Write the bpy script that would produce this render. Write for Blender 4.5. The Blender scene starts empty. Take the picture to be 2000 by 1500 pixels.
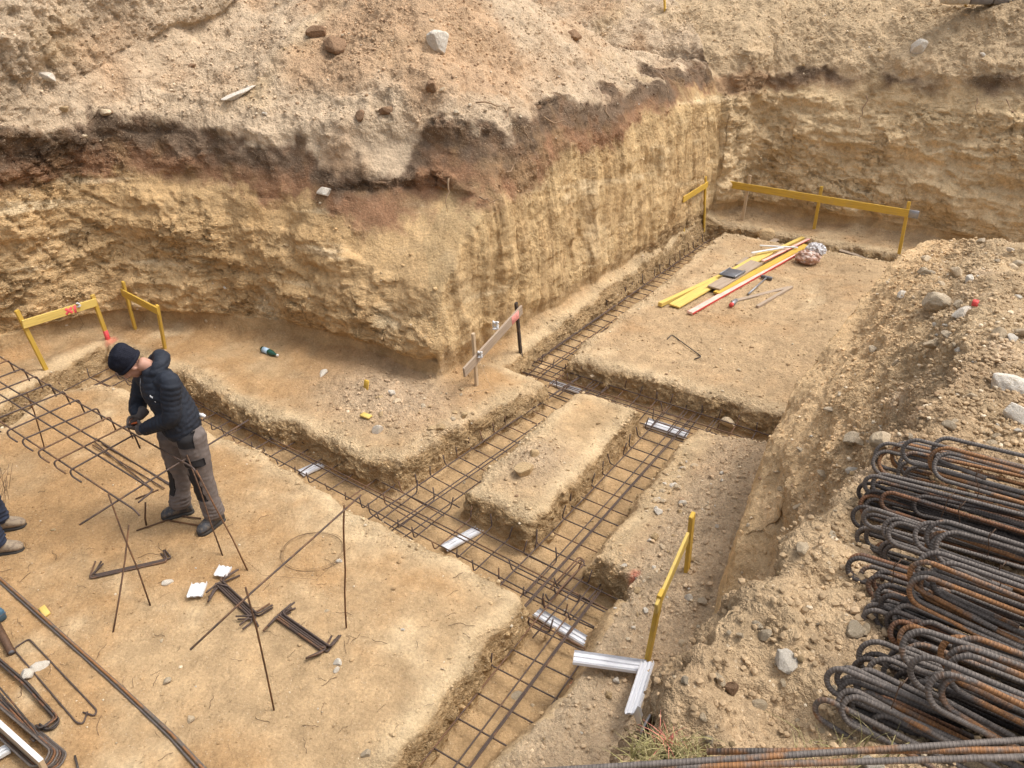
import bpy, bmesh, math, random
import numpy as np
from concurrent.futures import ThreadPoolExecutor
from mathutils import Vector, Matrix
from mathutils.bvhtree import BVHTree

random.seed(7); rng = np.random.default_rng(11)
S = bpy.context.scene
COL = S.collection
R = math.radians

# ------------------------------------------------------------------ camera, world, sun, exposure
F_PX, PITCH, CAM_H = 1500.0, R(30.5), 4.5
cd = bpy.data.cameras.new("camera"); cam = bpy.data.objects.new("camera", cd); COL.objects.link(cam)
cam.location = (0, 0, CAM_H); cam.rotation_euler = (R(90) - PITCH, 0, 0)
cd.sensor_fit = 'HORIZONTAL'; cd.sensor_width = 36.0; cd.lens = 36.0 * F_PX / 2000.0
cd.clip_start = 0.05; cd.clip_end = 400
S.camera = cam
SUN_EL, SUN_AZ = R(62), R(84)          # azimuth clockwise from +Y
w = bpy.data.worlds.new("World"); S.world = w; w.use_nodes = True
wn = w.node_tree; bg = wn.nodes["Background"]
sky = wn.nodes.new("ShaderNodeTexSky"); sky.sky_type = 'NISHITA'; sky.sun_disc = False
sky.sun_elevation = SUN_EL; sky.sun_rotation = SUN_AZ; sky.air_density = 1.0; sky.dust_density = 6.0; sky.ozone_density = 1.0
hs = wn.nodes.new("ShaderNodeHueSaturation"); hs.inputs["Saturation"].default_value = .35   # thin overcast
wn.links.new(sky.outputs[0], hs.inputs["Color"]); wn.links.new(hs.outputs[0], bg.inputs[0]); bg.inputs[1].default_value = 0.15
sd = bpy.data.lights.new("sun", 'SUN'); sd.energy = 0.8; sd.angle = R(10); sd.color = (1.0, 0.95, 0.87)
sun = bpy.data.objects.new("sun", sd); COL.objects.link(sun)
sv = Vector((math.sin(SUN_AZ) * math.cos(SUN_EL), math.cos(SUN_AZ) * math.cos(SUN_EL), math.sin(SUN_EL)))
sun.rotation_euler = sv.to_track_quat('Z', 'Y').to_euler()
S.view_settings.view_transform = 'Standard'; S.view_settings.look = 'None'
S.view_settings.exposure = 0.68; S.view_settings.gamma = 1.0
S.cycles.max_bounces = 5; S.cycles.diffuse_bounces = 3; S.cycles.glossy_bounces = 2; S.cycles.caustics_reflective = False; S.cycles.caustics_refractive = False

# ------------------------------------------------------------------ site axes: a runs along the long trenches, b across them
YAW = R(31.5)
EA = np.array([math.sin(YAW), math.cos(YAW)]); EB = np.array([math.cos(YAW), -math.sin(YAW)])
def AB(a, b, z=0.0): return Vector((a * EA[0] + b * EB[0], a * EA[1] + b * EB[1], z))
def ray(x, y):
    u = (x - 1000) / F_PX; v = (y - 750) / F_PX
    return Vector((u, math.cos(PITCH) - v * math.sin(PITCH), -(math.sin(PITCH) + v * math.cos(PITCH))))
CAM = Vector((0, 0, CAM_H))
def W(x, y, z):                     # surveyed point: photo coordinate on the level z
    d = ray(x, y); return CAM + d * ((z - CAM_H) / d.z)
def onplane(x, y, p, n):            # photo coordinate on a plane through p with normal n
    d = ray(x, y); return CAM + d * ((p - CAM).dot(n) / d.dot(n))

# ------------------------------------------------------------------ noise
_perm = np.random.default_rng(3).permutation(256).astype(np.int32); _perm = np.concatenate([_perm] * 3)
_grad = np.random.default_rng(5).normal(size=(256, 3)); _grad = (_grad / np.linalg.norm(_grad, axis=1)[:, None]).astype(np.float32)
def _perlin(P):
    i = np.floor(P).astype(np.int32); f = (P - i).astype(np.float32); i &= 255
    u = f * f * f * (f * (f * 6 - 15) + 10)
    ix, iy, iz = i.T; fx, fy, fz = f.T; ux, uy, uz = u.T
    def corner(hx, dy, dz, gx):
        h = _perm[_perm[hx + iy + dy] + iz + dz]; g = _grad[h]
        return g[:, 0] * gx + g[:, 1] * (fy - dy) + g[:, 2] * (fz - dz)
    h0 = _perm[ix]; h1 = _perm[ix + 1]
    def edge(dy, dz):
        c0 = corner(h0, dy, dz, fx); return c0 + ux * (corner(h1, dy, dz, fx - 1) - c0)
    def side(dz):
        c0 = edge(0, dz); return c0 + uy * (edge(1, dz) - c0)
    c0 = side(0); return (c0 + uz * (side(1) - c0)) * 1.6
_pool = ThreadPoolExecutor(4)
def perlin(P):
    P = np.asarray(P)
    if len(P) < 20000: return _perlin(P)
    return np.concatenate(list(_pool.map(_perlin, np.array_split(P, max(4, len(P) // 24000)))))
def fbm(P, freq, octs=4, gain=0.5, seed=0.0):
    P = np.asarray(P, float) * freq + seed * 17.31; s = 0; amp = 1.0; t = 0
    for k in range(octs):
        s = s + amp * perlin(P); t += amp; amp *= gain; P = P * 2.03 + 5.7
    return s / t
def ridged(P, freq, octs=4, seed=0.0):
    P = np.asarray(P, float) * freq + seed * 13.7; s = 0; amp = 1.0; t = 0
    for k in range(octs):
        s = s + amp * (1 - 2 * np.abs(perlin(P))); t += amp; amp *= 0.55; P = P * 2.1 + 3.3
    return s / t
def P2(a, b, z=None): return np.stack([a, b, np.zeros_like(a) if z is None else z], -1)
def sst(e0, e1, x):
    t = np.clip((x - e0) / (e1 - e0), 0, 1); return t * t * (3 - 2 * t)

# ------------------------------------------------------------------ terrain height of the pit
def edge_lp(b): return np.interp(b, [-9, -8.1, -7.6, -6.3, -5.5, -4.95, -4.2, -3.0, -2.1], [4.05, 4.12, 4.16, 4.08, 4.11, 4.03, 3.89, 3.86, 3.76])
def edge_strip(b): return np.interp(b, [-9, -7.5, -6.1, -5.6, -4.55, -4.1, -3, -2, -1.5], [4.74, 4.72, 4.56, 4.66, 4.58, 4.7, 4.66, 4.5, 4.45])
def trench_sdf(a, b):
    def rect(a0, a1, b0, b1): return np.minimum(np.minimum(a - a0, a1 - a), np.minimum(b - b0, b1 - b))
    t1 = rect(edge_lp(b), edge_strip(b), -8.85, -1.5)
    t2 = rect(-1.0, 4.2, np.interp(a, [2, 3, 3.4, 3.8], [-2.2, -2.22, -2.2, -2.14]), np.interp(a, [0, 2.7, 3.2, 3.6, 4.2], [-1.62, -1.62, -1.45, -1.46, -1.5]))
    t3 = rect(4.3, 7.4, np.interp(a, [4.6, 6.75], [-4.17, -3.76]), np.interp(a, [4.6, 6.9], [-3.36, -3.3]))
    t4 = rect(4.3, 7.4, -2.56, np.interp(a, [4.4, 6.4, 7], [-1.9, -1.84, -1.8]))
    t5 = rect(6.86, 7.55, -3.9, -0.7)
    t6 = rect(6.9, 13.3, np.interp(a, [7.4, 13.2], [-4.32, -4.02]), np.interp(a, [7.5, 12.9], [-3.78, -3.6]))
    t7 = rect(12.95, 13.35, -4.0, 1.0)
    t8 = rect(-1, 4.7, np.interp(a, [2, 3.2, 3.9, 4.6], [-8.5, -8.62, -8.86, -8.95]), np.interp(a, [2.5, 3.2, 3.6, 4.1], [-8.02, -8.2, -8.42, -8.1]))
    return np.max(np.stack([t1, t2, t3, t4, t5, t6, t7, t8]), 0), np.maximum(t4, t2), t5
FB_B = [-20, -9.95, -9.72, -9.45, -9.1, -8.7, -8.2, -7.1, -6.0, -5.2, -4]
FB_A = [-9, 0.0, 3.8, 4.7, 5.15, 5.38, 5.6, 5.95, 6.06, 6.1, 6.1]
def face_front(b): return np.interp(b, FB_B, FB_A)
def face_right(a): return np.interp(a, [0, 6.1, 7.6, 13.2, 20], [-4.95, -4.76, -4.58, -4.06, -3.7])
PC = ([-1, 0, .04, .11, .24, .46, .72, .98, 1.22, 1.42, 1.65], [0, 0, .4, .8, 1.1, 1.34, 1.55, 1.78, 2.04, 2.32, 2.5])
PL = ([-1, 0, .07, .16, .27, .42, .6, .8, 1.5], [0, 0, .5, 1.0, 1.4, 1.75, 2.05, 2.35, 2.5])
PR = ([-1, 0, .05, .12, .2, .3, .45, 1.5], [0, 0, .9, 1.75, 2.1, 2.3, 2.42, 2.5])
PB = ([-1, 0, .08, .25, .35, .5, .7, 1.1, 3, 6], [0, 0, .7, 1.6, 2.05, 2.4, 2.72, 3.05, 4.0, 5.0])
def terrain(a, b):
    q = P2(a, b)
    wa = fbm(q, .9, 3, seed=1) * .10 + fbm(q, 4.5, 3, seed=2) * .045
    wb = fbm(q, .9, 3, seed=3) * .10 + fbm(q, 4.5, 3, seed=4) * .045
    z = fbm(q, .55, 4, seed=5) * .05 + fbm(q, 2.5, 3, seed=6) * .012
    # heap of trodden ground rising towards the right spoil hill, rubble at its foot
    z = z + .22 * sst(-1.9, -.9, b) * sst(7.8, 9.2, a) * (1 - sst(12, 13, a)) + .10 * np.exp(-((a - 9.1) ** 2 + (b + 1.6) ** 2) / .8)
    z = z + .14 * sst(-1.7, -1.0, b) * (1 - sst(6.6, 7.0, a)) * sst(4.0, 4.6, a)
    z = z + .12 * np.exp(-(((a - 5.55) / .45) ** 2 + ((b + 4.9) / .75) ** 2)) + .07 * np.exp(-(((a - 6.3) / .4) ** 2 + ((b + 4.3) / .3) ** 2))
    z = z + .08 * np.exp(-(((a - 5.35) / .3) ** 2 + ((b + 3.0) / .22) ** 2)) - .02
    ra = fbm(q, 2.6, 4, seed=16) * .07 + ridged(q, 5.5, 2, seed=17) * .018; rb = fbm(q, 2.6, 4, seed=18) * .07 + ridged(q, 5.5, 2, seed=19) * .018
    d, soft, t5 = trench_sdf(a + wa * .45 + ra, b + wb * .45 + rb)
    wid = np.where((soft >= d - 1e-6) & (b > -2.0) & (t5 < 0),   .24, .065) + .05 * np.abs(fbm(q, 1.7, 2, seed=8))
    z = z * (1 - sst(-.02, .1, d)) - .40 * sst(-.02, wid, d) + fbm(q, 3, 3, seed=9) * .02 * sst(0, .1, d)
    # round the lip of the cut
    z = z - (.012 + .10 * np.clip(fbm(q, 1.9, 3, seed=20) + .05, 0, 1)) * np.exp(-((d + .01) / .06) ** 2) * (d < 0)
    # banks
    la = a + wa * .9; lb = b + wb * .9
    Df = la - face_front(b); Dr = -(lb - face_right(a)); Db = la - np.interp(b, [-4.4, -4.05, -3.72, -3.3], [13.40, 13.52, 14.02, 14.12]) - .12 * fbm(q, .7, 2, seed=10)
    tc = sst(-6.7, -5.3, b)
    zf = np.interp(Df, *PC) * tc + np.interp(Df, *PL) * (1 - tc)
    zr = np.interp(Dr + .10 * fbm(P2(a, b), 1.4, 3, seed=15), *PR)
    km = .22; hm = np.clip(.5 + .5 * (zr - zf) / km, 0, 1); zmin = zr * (1 - hm) + zf * hm - km * hm * (1 - hm); zmin = np.where((Df > 0) & (Dr > 0), np.maximum(zmin, np.minimum(.15, np.minimum(zf, zr))), np.minimum(zf, zr))
    D2 = np.minimum(np.maximum(Df - .5, 0), np.maximum(Dr - .15, 0) * 1.0)
    fall = 1 - sst(11.6, 14.2, a)
    heap = np.interp(D2, [0, .4, 1.5, 3, 5, 9], [0, .12, .55, 1.05, 1.5, 1.9]) * fall
    heap = heap + fall * sst(0, 1.2, D2) * (.75 * np.exp(-(((a - 9.6) / 1.9) ** 2 + ((b + 7.2) / 1.7) ** 2)) + .35 * np.exp(-(((a - 8.6) / 1.2) ** 2 + ((b + 12.6) / 1.9) ** 2)) - .28 * np.exp(-(((a - 7.8) / 1.0) ** 2 + ((b + 10.2) / 1.0) ** 2)))
    heap = heap + sst(0, .5, D2) * (fbm(q, .8, 4, seed=11) * .22)
    zbank = zmin + heap * (np.minimum(zf, zr) > 1.9)
    zback = np.interp(Db, *PB) + sst(.5, 1.2, Db) * (fbm(q, .7, 4, seed=12) * .2 + .5 * np.exp(-(((a - 15.2) / .9) ** 2 + ((b - .3) / 1.3) ** 2)))
    zb = np.maximum(zbank, zback)
    inside = np.maximum(np.minimum(Df, Dr), Db)
    # small talus at the foot of the faces
    tal = .13 * np.exp(-np.maximum(-inside, 0) / .14) * (inside < 0) * (d < -.02) * (.4 + 1.2 * np.clip(fbm(q, 1.5, 3, seed=13) + .4, 0, 1))
    z = np.where(inside > 0, np.maximum(z, zb + .13 * np.exp(-np.maximum(inside, 0) / .05) * 0), z + tal)
    return z, inside, d, Df, Dr, Db

def new_mesh(name, V, Fq, smooth=True):
    me = bpy.data.meshes.new(name); V = np.asarray(V, np.float32); Fq = np.asarray(Fq, np.int32)
    k = Fq.shape[1]
    me.vertices.add(len(V)); me.vertices.foreach_set("co", V.ravel())
    me.loops.add(Fq.size); me.loops.foreach_set("vertex_index", Fq.ravel())
    me.polygons.add(len(Fq)); me.polygons.foreach_set("loop_start", np.arange(0, Fq.size, k, dtype=np.int32)); me.polygons.foreach_set("loop_total", np.full(len(Fq), k, np.int32))
    me.update(calc_edges=True); me.validate()
    me.polygons.foreach_set("use_smooth", np.full(len(me.polygons), smooth))
    return me
def mesh_np(me):
    V = np.empty(len(me.vertices) * 3, np.float32); me.vertices.foreach_get("co", V)
    N = np.empty(len(me.vertices) * 3, np.float32); me.vertices.foreach_get("normal", N)
    return V.reshape(-1, 3).astype(float), N.reshape(-1, 3).astype(float)
def set_attr(me, name, arr):
    arr = np.asarray(arr, np.float32)
    if arr.ndim == 1:
        at = me.attributes.new(name, 'FLOAT', 'POINT'); at.data.foreach_set("value", arr)
    else:
        at = me.attributes.new(name, 'FLOAT_COLOR', 'POINT')
        at.data.foreach_set("color", np.concatenate([arr, np.ones((len(arr), 1), np.float32)], 1).ravel())
def remeshed(me, voxel, smooth_it=0):
    o = bpy.data.objects.new("tmp", me); COL.objects.link(o)
    m = o.modifiers.new("r", 'REMESH'); m.mode = 'VOXEL'; m.voxel_size = voxel; m.use_smooth_shade = True
    if smooth_it:
        s_ = o.modifiers.new("s", 'SMOOTH'); s_.iterations = smooth_it; s_.factor = .5
    dg = bpy.context.evaluated_depsgraph_get(); ev = o.evaluated_get(dg)
    out = bpy.data.meshes.new_from_object(ev)
    bpy.data.objects.remove(o); return out

VOX = 0.023
def build_pit():
    A = np.arange(0.2, 18.2, .03); B = np.arange(-15.6, 3.2, .03)
    ga, gb = np.meshgrid(A, B, indexing='ij'); na, nb = ga.shape
    a, b = ga.ravel(), gb.ravel()
    z, *_ = terrain(a, b)
    V = np.stack([a, b, z], -1)
    idx = np.arange(na * nb).reshape(na, nb)
    q = np.stack([idx[:-1, :-1], idx[1:, :-1], idx[1:, 1:], idx[:-1, 1:]], -1).reshape(-1, 4)
    # closed box below
    Vb = V.copy(); Vb[:, 2] = -1.1; n = len(V)
    qb = q[:, ::-1] + n
    rim = np.concatenate([idx[0, :-1], idx[:-1, -1], idx[-1, :0:-1], idx[:0:-1, 0]]); r2 = np.roll(rim, -1)
    qs = np.stack([rim, r2, r2 + n, rim + n], -1)
    me = new_mesh("tmp", np.concatenate([V, Vb]), np.concatenate([q, qb, qs]))
    out = remeshed(me, VOX); bpy.data.meshes.remove(me)
    return out

def to_world(V): 
    X = V[:, 0:1] * EA[None] + V[:, 1:2] * EB[None]
    return np.concatenate([X, V[:, 2:3]], 1)

SAND = np.array([.43, .30, .168]); SAND2 = np.array([.365, .228, .112]); FLOORC = np.array([.41, .275, .145])
OCHRE = np.array([.545, .38, .205]); OCHRE2 = np.array([.45, .295, .145]); PALE = np.array([.66, .52, .33])
REDL = np.array([.25, .14, .08]); DARK = np.array([.165, .115, .078]); SPOIL = np.array([.56, .43, .295]); SPOILY = np.array([.53, .385, .22]); RUST = np.array([.47, .29, .16])
def mix(c0, c1, t): return c0 * (1 - t[:, None]) + c1 * t[:, None]
def pit_finish(V, N):
    a, b, z = V.T
    zz, inside, d, Df, Dr, Db = terrain(a, b)
    wall = np.clip(1 - np.abs(N[:, 2]) * 1.35, 0, 1)
    bank = inside > .0
    hi = bank & (z > .25)
    onrear = (Db > -.05) & (Db >= np.minimum(Df, Dr) - .0)
    right = (~onrear) & (Dr < Df) & (Dr < .6)
    front = hi & ~right & ~onrear
    # relief of the faces: lumps and ledges on front and rear, bucket-tooth grooves on the right face and the left wall
    lump = fbm(V * [1, 1, 1.3], .95, 3, seed=21) * .30 + ridged(V * [1, 1, 1.8], 1.9, 4, seed=22) * .10 + ridged(V * [1, 1, 2.6], 5, 3, seed=23) * .035
    strata = fbm(np.stack([a * .35, b * .35, z * 9 + .8 * a], -1), 1, 3, seed=24) * .03
    along = a + .06 * z + .3 * fbm(V * [1, 1, .4], 1.1, 2, seed=25)
    groove = (fbm(np.stack([along * 6, 0 * a, z * .55], -1), 1, 3, seed=26) + .6 * fbm(np.stack([along * 19, 0 * a, z * .8], -1), 1, 2, seed=27)) * .05 + ridged(V * [1, 1, .8], 3.5, 3, seed=36) * .03
    disp = np.zeros(len(V))
    top_fade = 1 - sst(2.3, 2.75, z)
    wl = sst(.25, .8, wall) * sst(.05, .35, z)
    disp += np.where(front | onrear, (lump + strata) * wl, 0)
    score = sst(.55, .9, perlin(np.stack([along * 9, 0 * a, 0 * a], -1))) * sst(.0, .5, fbm(np.stack([along * 1.3, 0 * a, z * .8], -1), 1, 2, seed=37) + .1)
    disp += np.where(right, (groove + lump * .35 - .05 * score) * wl, 0)
    # tooth marks on the left part of the pit wall
    tm = front & (b < -8.6)
    alng = a * .9 - b * .5 + .33 * z
    disp += np.where(tm, -.03 * sst(.78, .95, np.sin(alng * 2 * np.pi / .22)) * wl * sst(.6, 1.0, z), 0)
    # undercut at the foot of the corner
    disp += np.where(front & (b > -7.2), -.16 * np.exp(-((z - .12) / .14) ** 2) * wall, 0)
    # overhanging crust at the brink
    brink = np.exp(-((z - 2.25) / .22) ** 2)
    disp += np.where(front, brink * wl * (.06 * ridged(V, 1.9, 3, seed=28)), 0)
    # loose spoil on top
    spoil = sst(2.3, 2.55, z + .12 * fbm(V, 1.6, 3, seed=29)) * bank
    near_b = np.exp(-np.maximum(np.minimum(Df, Dr) - .3, 0) / 1.0)
    disp += spoil * (ridged(V, 1.5, 4, seed=30) * (.07 + .07 * near_b) + ridged(V, 4.5, 3, seed=31) * (.022 + .03 * near_b) + fbm(V, 2.2, 3, seed=38) * .08) * np.where(onrear, .6, 1)
    # crumbly trench sides
    tw = (~hi) * sst(.3, .8, wall) * (d > -.1)
    disp += tw * (fbm(V, 5, 4, seed=32) * .06 + ridged(V * [1, 1, 2.4], 7, 3, seed=33) * .028)
    loose_z = np.clip(np.exp(-(((a - 5.5) / .55) ** 2 + ((b + 5.0) / .8) ** 2)) * 1.3 + np.exp(-(((a - 5.35) / .4) ** 2 + ((b + 3.0) / .3) ** 2)) + sst(-1.85, -1.45, b) * (a < 7) * (b > -1.9) * .9 + sst(7.4, 7.6, a) * .25 * (b > -3.8), 0, 1) * (~bank) * (d < 0.0)
    flat = (~hi) & (d < -.05) & (wall < .4)
    disp += flat * (-.012 * sst(.25, .55, fbm(V * [1, 1, .2], 3.2, 3, seed=39)) + .008 * sst(.3, .6, fbm(V * [1, 1, .2], 6.5, 3, seed=40)))
    disp += loose_z * ridged(V, 6, 3, seed=34) * .03 + (~hi) * fbm(V, 9, 3, seed=35) * .006
    V2 = V + N * disp[:, None]; led = np.where(front | onrear, wl * hi * (z < 2.3), 0) * (.25 + 1.1 * sst(-.25, .35, fbm(V, .9, 3, seed=54))) + tw * .5
    # soil colours place by place; the bank faces also carry painted-in light balance
    n1 = fbm(V, .8, 4, seed=41); n2 = fbm(V, 2.7, 4, seed=42); n3 = fbm(V, 9, 3, seed=43)
    t = np.clip(.45 + .9 * n1 + .5 * n2 + .35 * sst(-3.4, -5.2, b) * (~hi), 0, 1)
    col = mix(np.tile(SAND, (len(V), 1)), np.tile(SAND2, (len(V), 1)), sst(.35, .95, t))
    col = mix(col, np.tile(PALE, (len(V), 1)), .55 * sst(.15, .6, fbm(V, 1.3, 4, seed=44)))
    col = mix(col, np.tile(FLOORC, (len(V), 1)), sst(0, .1, d) * (~hi))
    rimc = np.exp(-((d + .06) / .12) ** 2) * (~hi) * (wall < .5)
    col = mix(col, np.tile(PALE, (len(V), 1)), .5 * rimc)
    col = mix(col, np.tile(OCHRE * .78, (len(V), 1)), sst(.3, .7, wall) * (~hi) * .85)
    col = mix(col, np.tile(SPOIL, (len(V), 1)), np.clip(loose_z * .7, 0, 1))
    tw2 = np.clip(.5 + .8 * n1 + .6 * n2, 0, 1)
    wc = mix(np.tile(OCHRE, (len(V), 1)), np.tile(OCHRE2, (len(V), 1)), tw2)
    wc = wc * np.where(right, .86, 1.0)[:, None]  # right face darkened in the colour to tame its direct sun
    wc = mix(wc, np.tile(PALE * .95, (len(V), 1)), np.where(right, .4, .7) * sst(.2, .5, fbm(V, 1.1, 4, seed=53)))
    streak = sst(.22, .42, fbm(np.stack([a * .5, b * .5, z * 5 + a * .7 - b * .3], -1), 1, 4, seed=45))
    wc = mix(wc, np.tile(PALE, (len(V), 1)), streak * .75)
    rf = np.where(right, sst(-.05, .55, fbm(np.stack([along * 5, 0 * a, z * .6], -1), 1, 3, seed=46) + .25), 0)
    wc = mix(wc, np.tile(PALE * [1, .93, .8], (len(V), 1)), rf * .4 + .1 * right)
    wc = np.where(onrear[:, None], mix(wc, np.tile(PALE * 1.12, (len(V), 1)), .5 + 0 * z), np.where(right[:, None], wc, wc * 1.1))  # rear and front faces lightened in the colour to offset their shade
    # strata near the old surface
    rw = sst(-.3, .3, Df - Dr + .25 * n1)
    def lev(rear, rt, fr): return np.where(onrear, rear, rt * rw + fr * (1 - rw))
    redb = lev(2.05 + .24 * n1, np.interp(a, [6, 7, 10, 12], [1.68, 1.80, 2.0, 2.2]), np.interp(b, [-12, -8.8, -7, -6, -4.8], [1.93, 1.88, 1.68, 1.56, 1.64]))
    darkb = lev(2.24 + 0 * a, np.interp(a, [6, 9, 12], [2.12, 2.24, 2.32]), np.interp(b, [-9, -7, -6, -5], [2.2, 1.93, 1.92, 2.0]))
    topb = lev(2.42 + 0 * a, np.interp(a, [6, 7, 9], [2.36, 2.48, 2.52]), np.interp(b, [-9, -7.5, -6, -5, -4.7], [2.48, 2.26, 2.08, 2.12, 2.34]))
    wob = .30 * fbm(V, 1.3, 5, seed=47) + .08 * n3 - .10 * sst(.1, .4, fbm(V, 2.4, 3, seed=52))
    zz_ = z + wob
    redamt = np.where(onrear, .75 * sst(-.1, .35, fbm(V, .6, 2, seed=48)), (.7 + .3 * sst(-.35, .15, n2 + .5 * n1)))
    wc = mix(wc, np.tile(REDL, (len(V), 1)) * (1 + .5 * n2[:, None]), sst(redb - .09, redb + .10, zz_ + .05 * n3) * redamt)
    wc = mix(wc, np.tile(DARK, (len(V), 1)) * (1 + .5 * n2[:, None]), sst(darkb - .12, darkb + .10, zz_ + .10 * n2) * np.where(onrear, sst(-.25, .1, n1) * sst(-4.0, -3.3, b), .55 + .45 * sst(-.4, .1, n1 + .6 * n3)))
    sp = mix(np.tile(SPOIL, (len(V), 1)), np.tile(SPOILY, (len(V), 1)), np.where(onrear, .55, 0) + .55 * sst(.1, .5, n1) * ~onrear)
    red = sst(.05, .5, fbm(V, .75, 3, seed=49) + .55 * np.exp(-(((a - 8.8) / 1.3) ** 2 + ((b + 7.3) / 1.5) ** 2))) * (~onrear)
    sp = mix(sp, np.tile(RUST, (len(V), 1)), red * .6)
    drk = sst(.18, .5, fbm(V, 1.5, 4, seed=50)) * np.where(onrear, .0, np.exp(-np.maximum(np.minimum(Df, Dr) - .4, 0) / .7))
    sp = mix(sp, np.tile(DARK * 1.6, (len(V), 1)), drk * .8)
    wc = mix(wc, sp, sst(topb - .05, topb + .07, zz_ + .12 * n2))
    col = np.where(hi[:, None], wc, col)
    # pink survey spray on the ground by some stakes
    PK = np.array([.75, .13, .10])
    for (px, py, r) in ((218, 664, .10), (1243, 1118, .05), (1118, 1292, .03)):
        p = W(px, py, .0); pa, pb = p.x * EA[0] + p.y * EA[1], p.x * EB[0] + p.y * EB[1]
        rr = np.sqrt((a - pa) ** 2 + (b - pb) ** 2) / (r * (1 + .7 * fbm(V, 6, 2, seed=51)))
        col = mix(col, np.tile(PK, (len(V), 1)), .45 * (1 - sst(.4, 1.1, rr)))
    col = np.clip(col * (1 + .22 * n2[:, None] + .14 * n3[:, None]), .02, .85)
    amp = .010 + (.016 + .016 * sst(-.1, .3, fbm(V, .9, 3, seed=56))) * spoil + .012 * wl * hi * (.25 + 1.2 * sst(-.1, .45, fbm(V, 1.4, 3, seed=55)) + 1.0 * sst(1.5, 2.0, z)) + .02 * tw + .028 * loose_z + .022 * np.exp(-((d + .05) / .13) ** 2) * (~hi) * sst(-.3, .3, fbm(V, 1.6, 2, seed=57))
    return V, V2, col, amp, inside, led
def split_objects():
    me = build_pit()
    V, N = mesh_np(me)
    lv = np.empty(len(me.loops), np.int32); me.loops.foreach_get("vertex_index", lv); Fq = lv.reshape(-1, 4)
    bpy.data.meshes.remove(me)
    a, b, z = V.T
    drop = (a < .3) | (a > 18.1) | (b < -15.5) | (b > 3.1) | (z < -.75)
    Fq = Fq[~drop[Fq].any(1)]
    used = np.unique(Fq); remap = np.full(len(V), -1); remap[used] = np.arange(len(used)); Fq = remap[Fq]
    V, V2, col, amp, inside, led = pit_finish(V[used], N[used])
    a, b, z = V.T
    isb = ((inside > 0) & (z > .04))[Fq].mean(1) > .5
    cnt_b = np.zeros(len(V), bool); cnt_b[Fq[isb].ravel()] = True
    cnt_g = np.zeros(len(V), bool); cnt_g[Fq[~isb].ravel()] = True
    amp = np.where(cnt_b & cnt_g, 0, amp); led = np.where(cnt_b & cnt_g, 0, led)
    Wd = to_world(V2); res = []
    for name, sel in (("ground", ~isb), ("earth_bank", isb)):
        f = Fq[sel]; used = np.unique(f); remap = np.full(len(V), -1); remap[used] = np.arange(len(used))
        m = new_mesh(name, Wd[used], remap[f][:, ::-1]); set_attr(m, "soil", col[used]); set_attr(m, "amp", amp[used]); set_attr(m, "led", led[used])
        o = bpy.data.objects.new(name, m); COL.objects.link(o); o["kind"] = "structure"; res.append(o)
    return res

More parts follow.
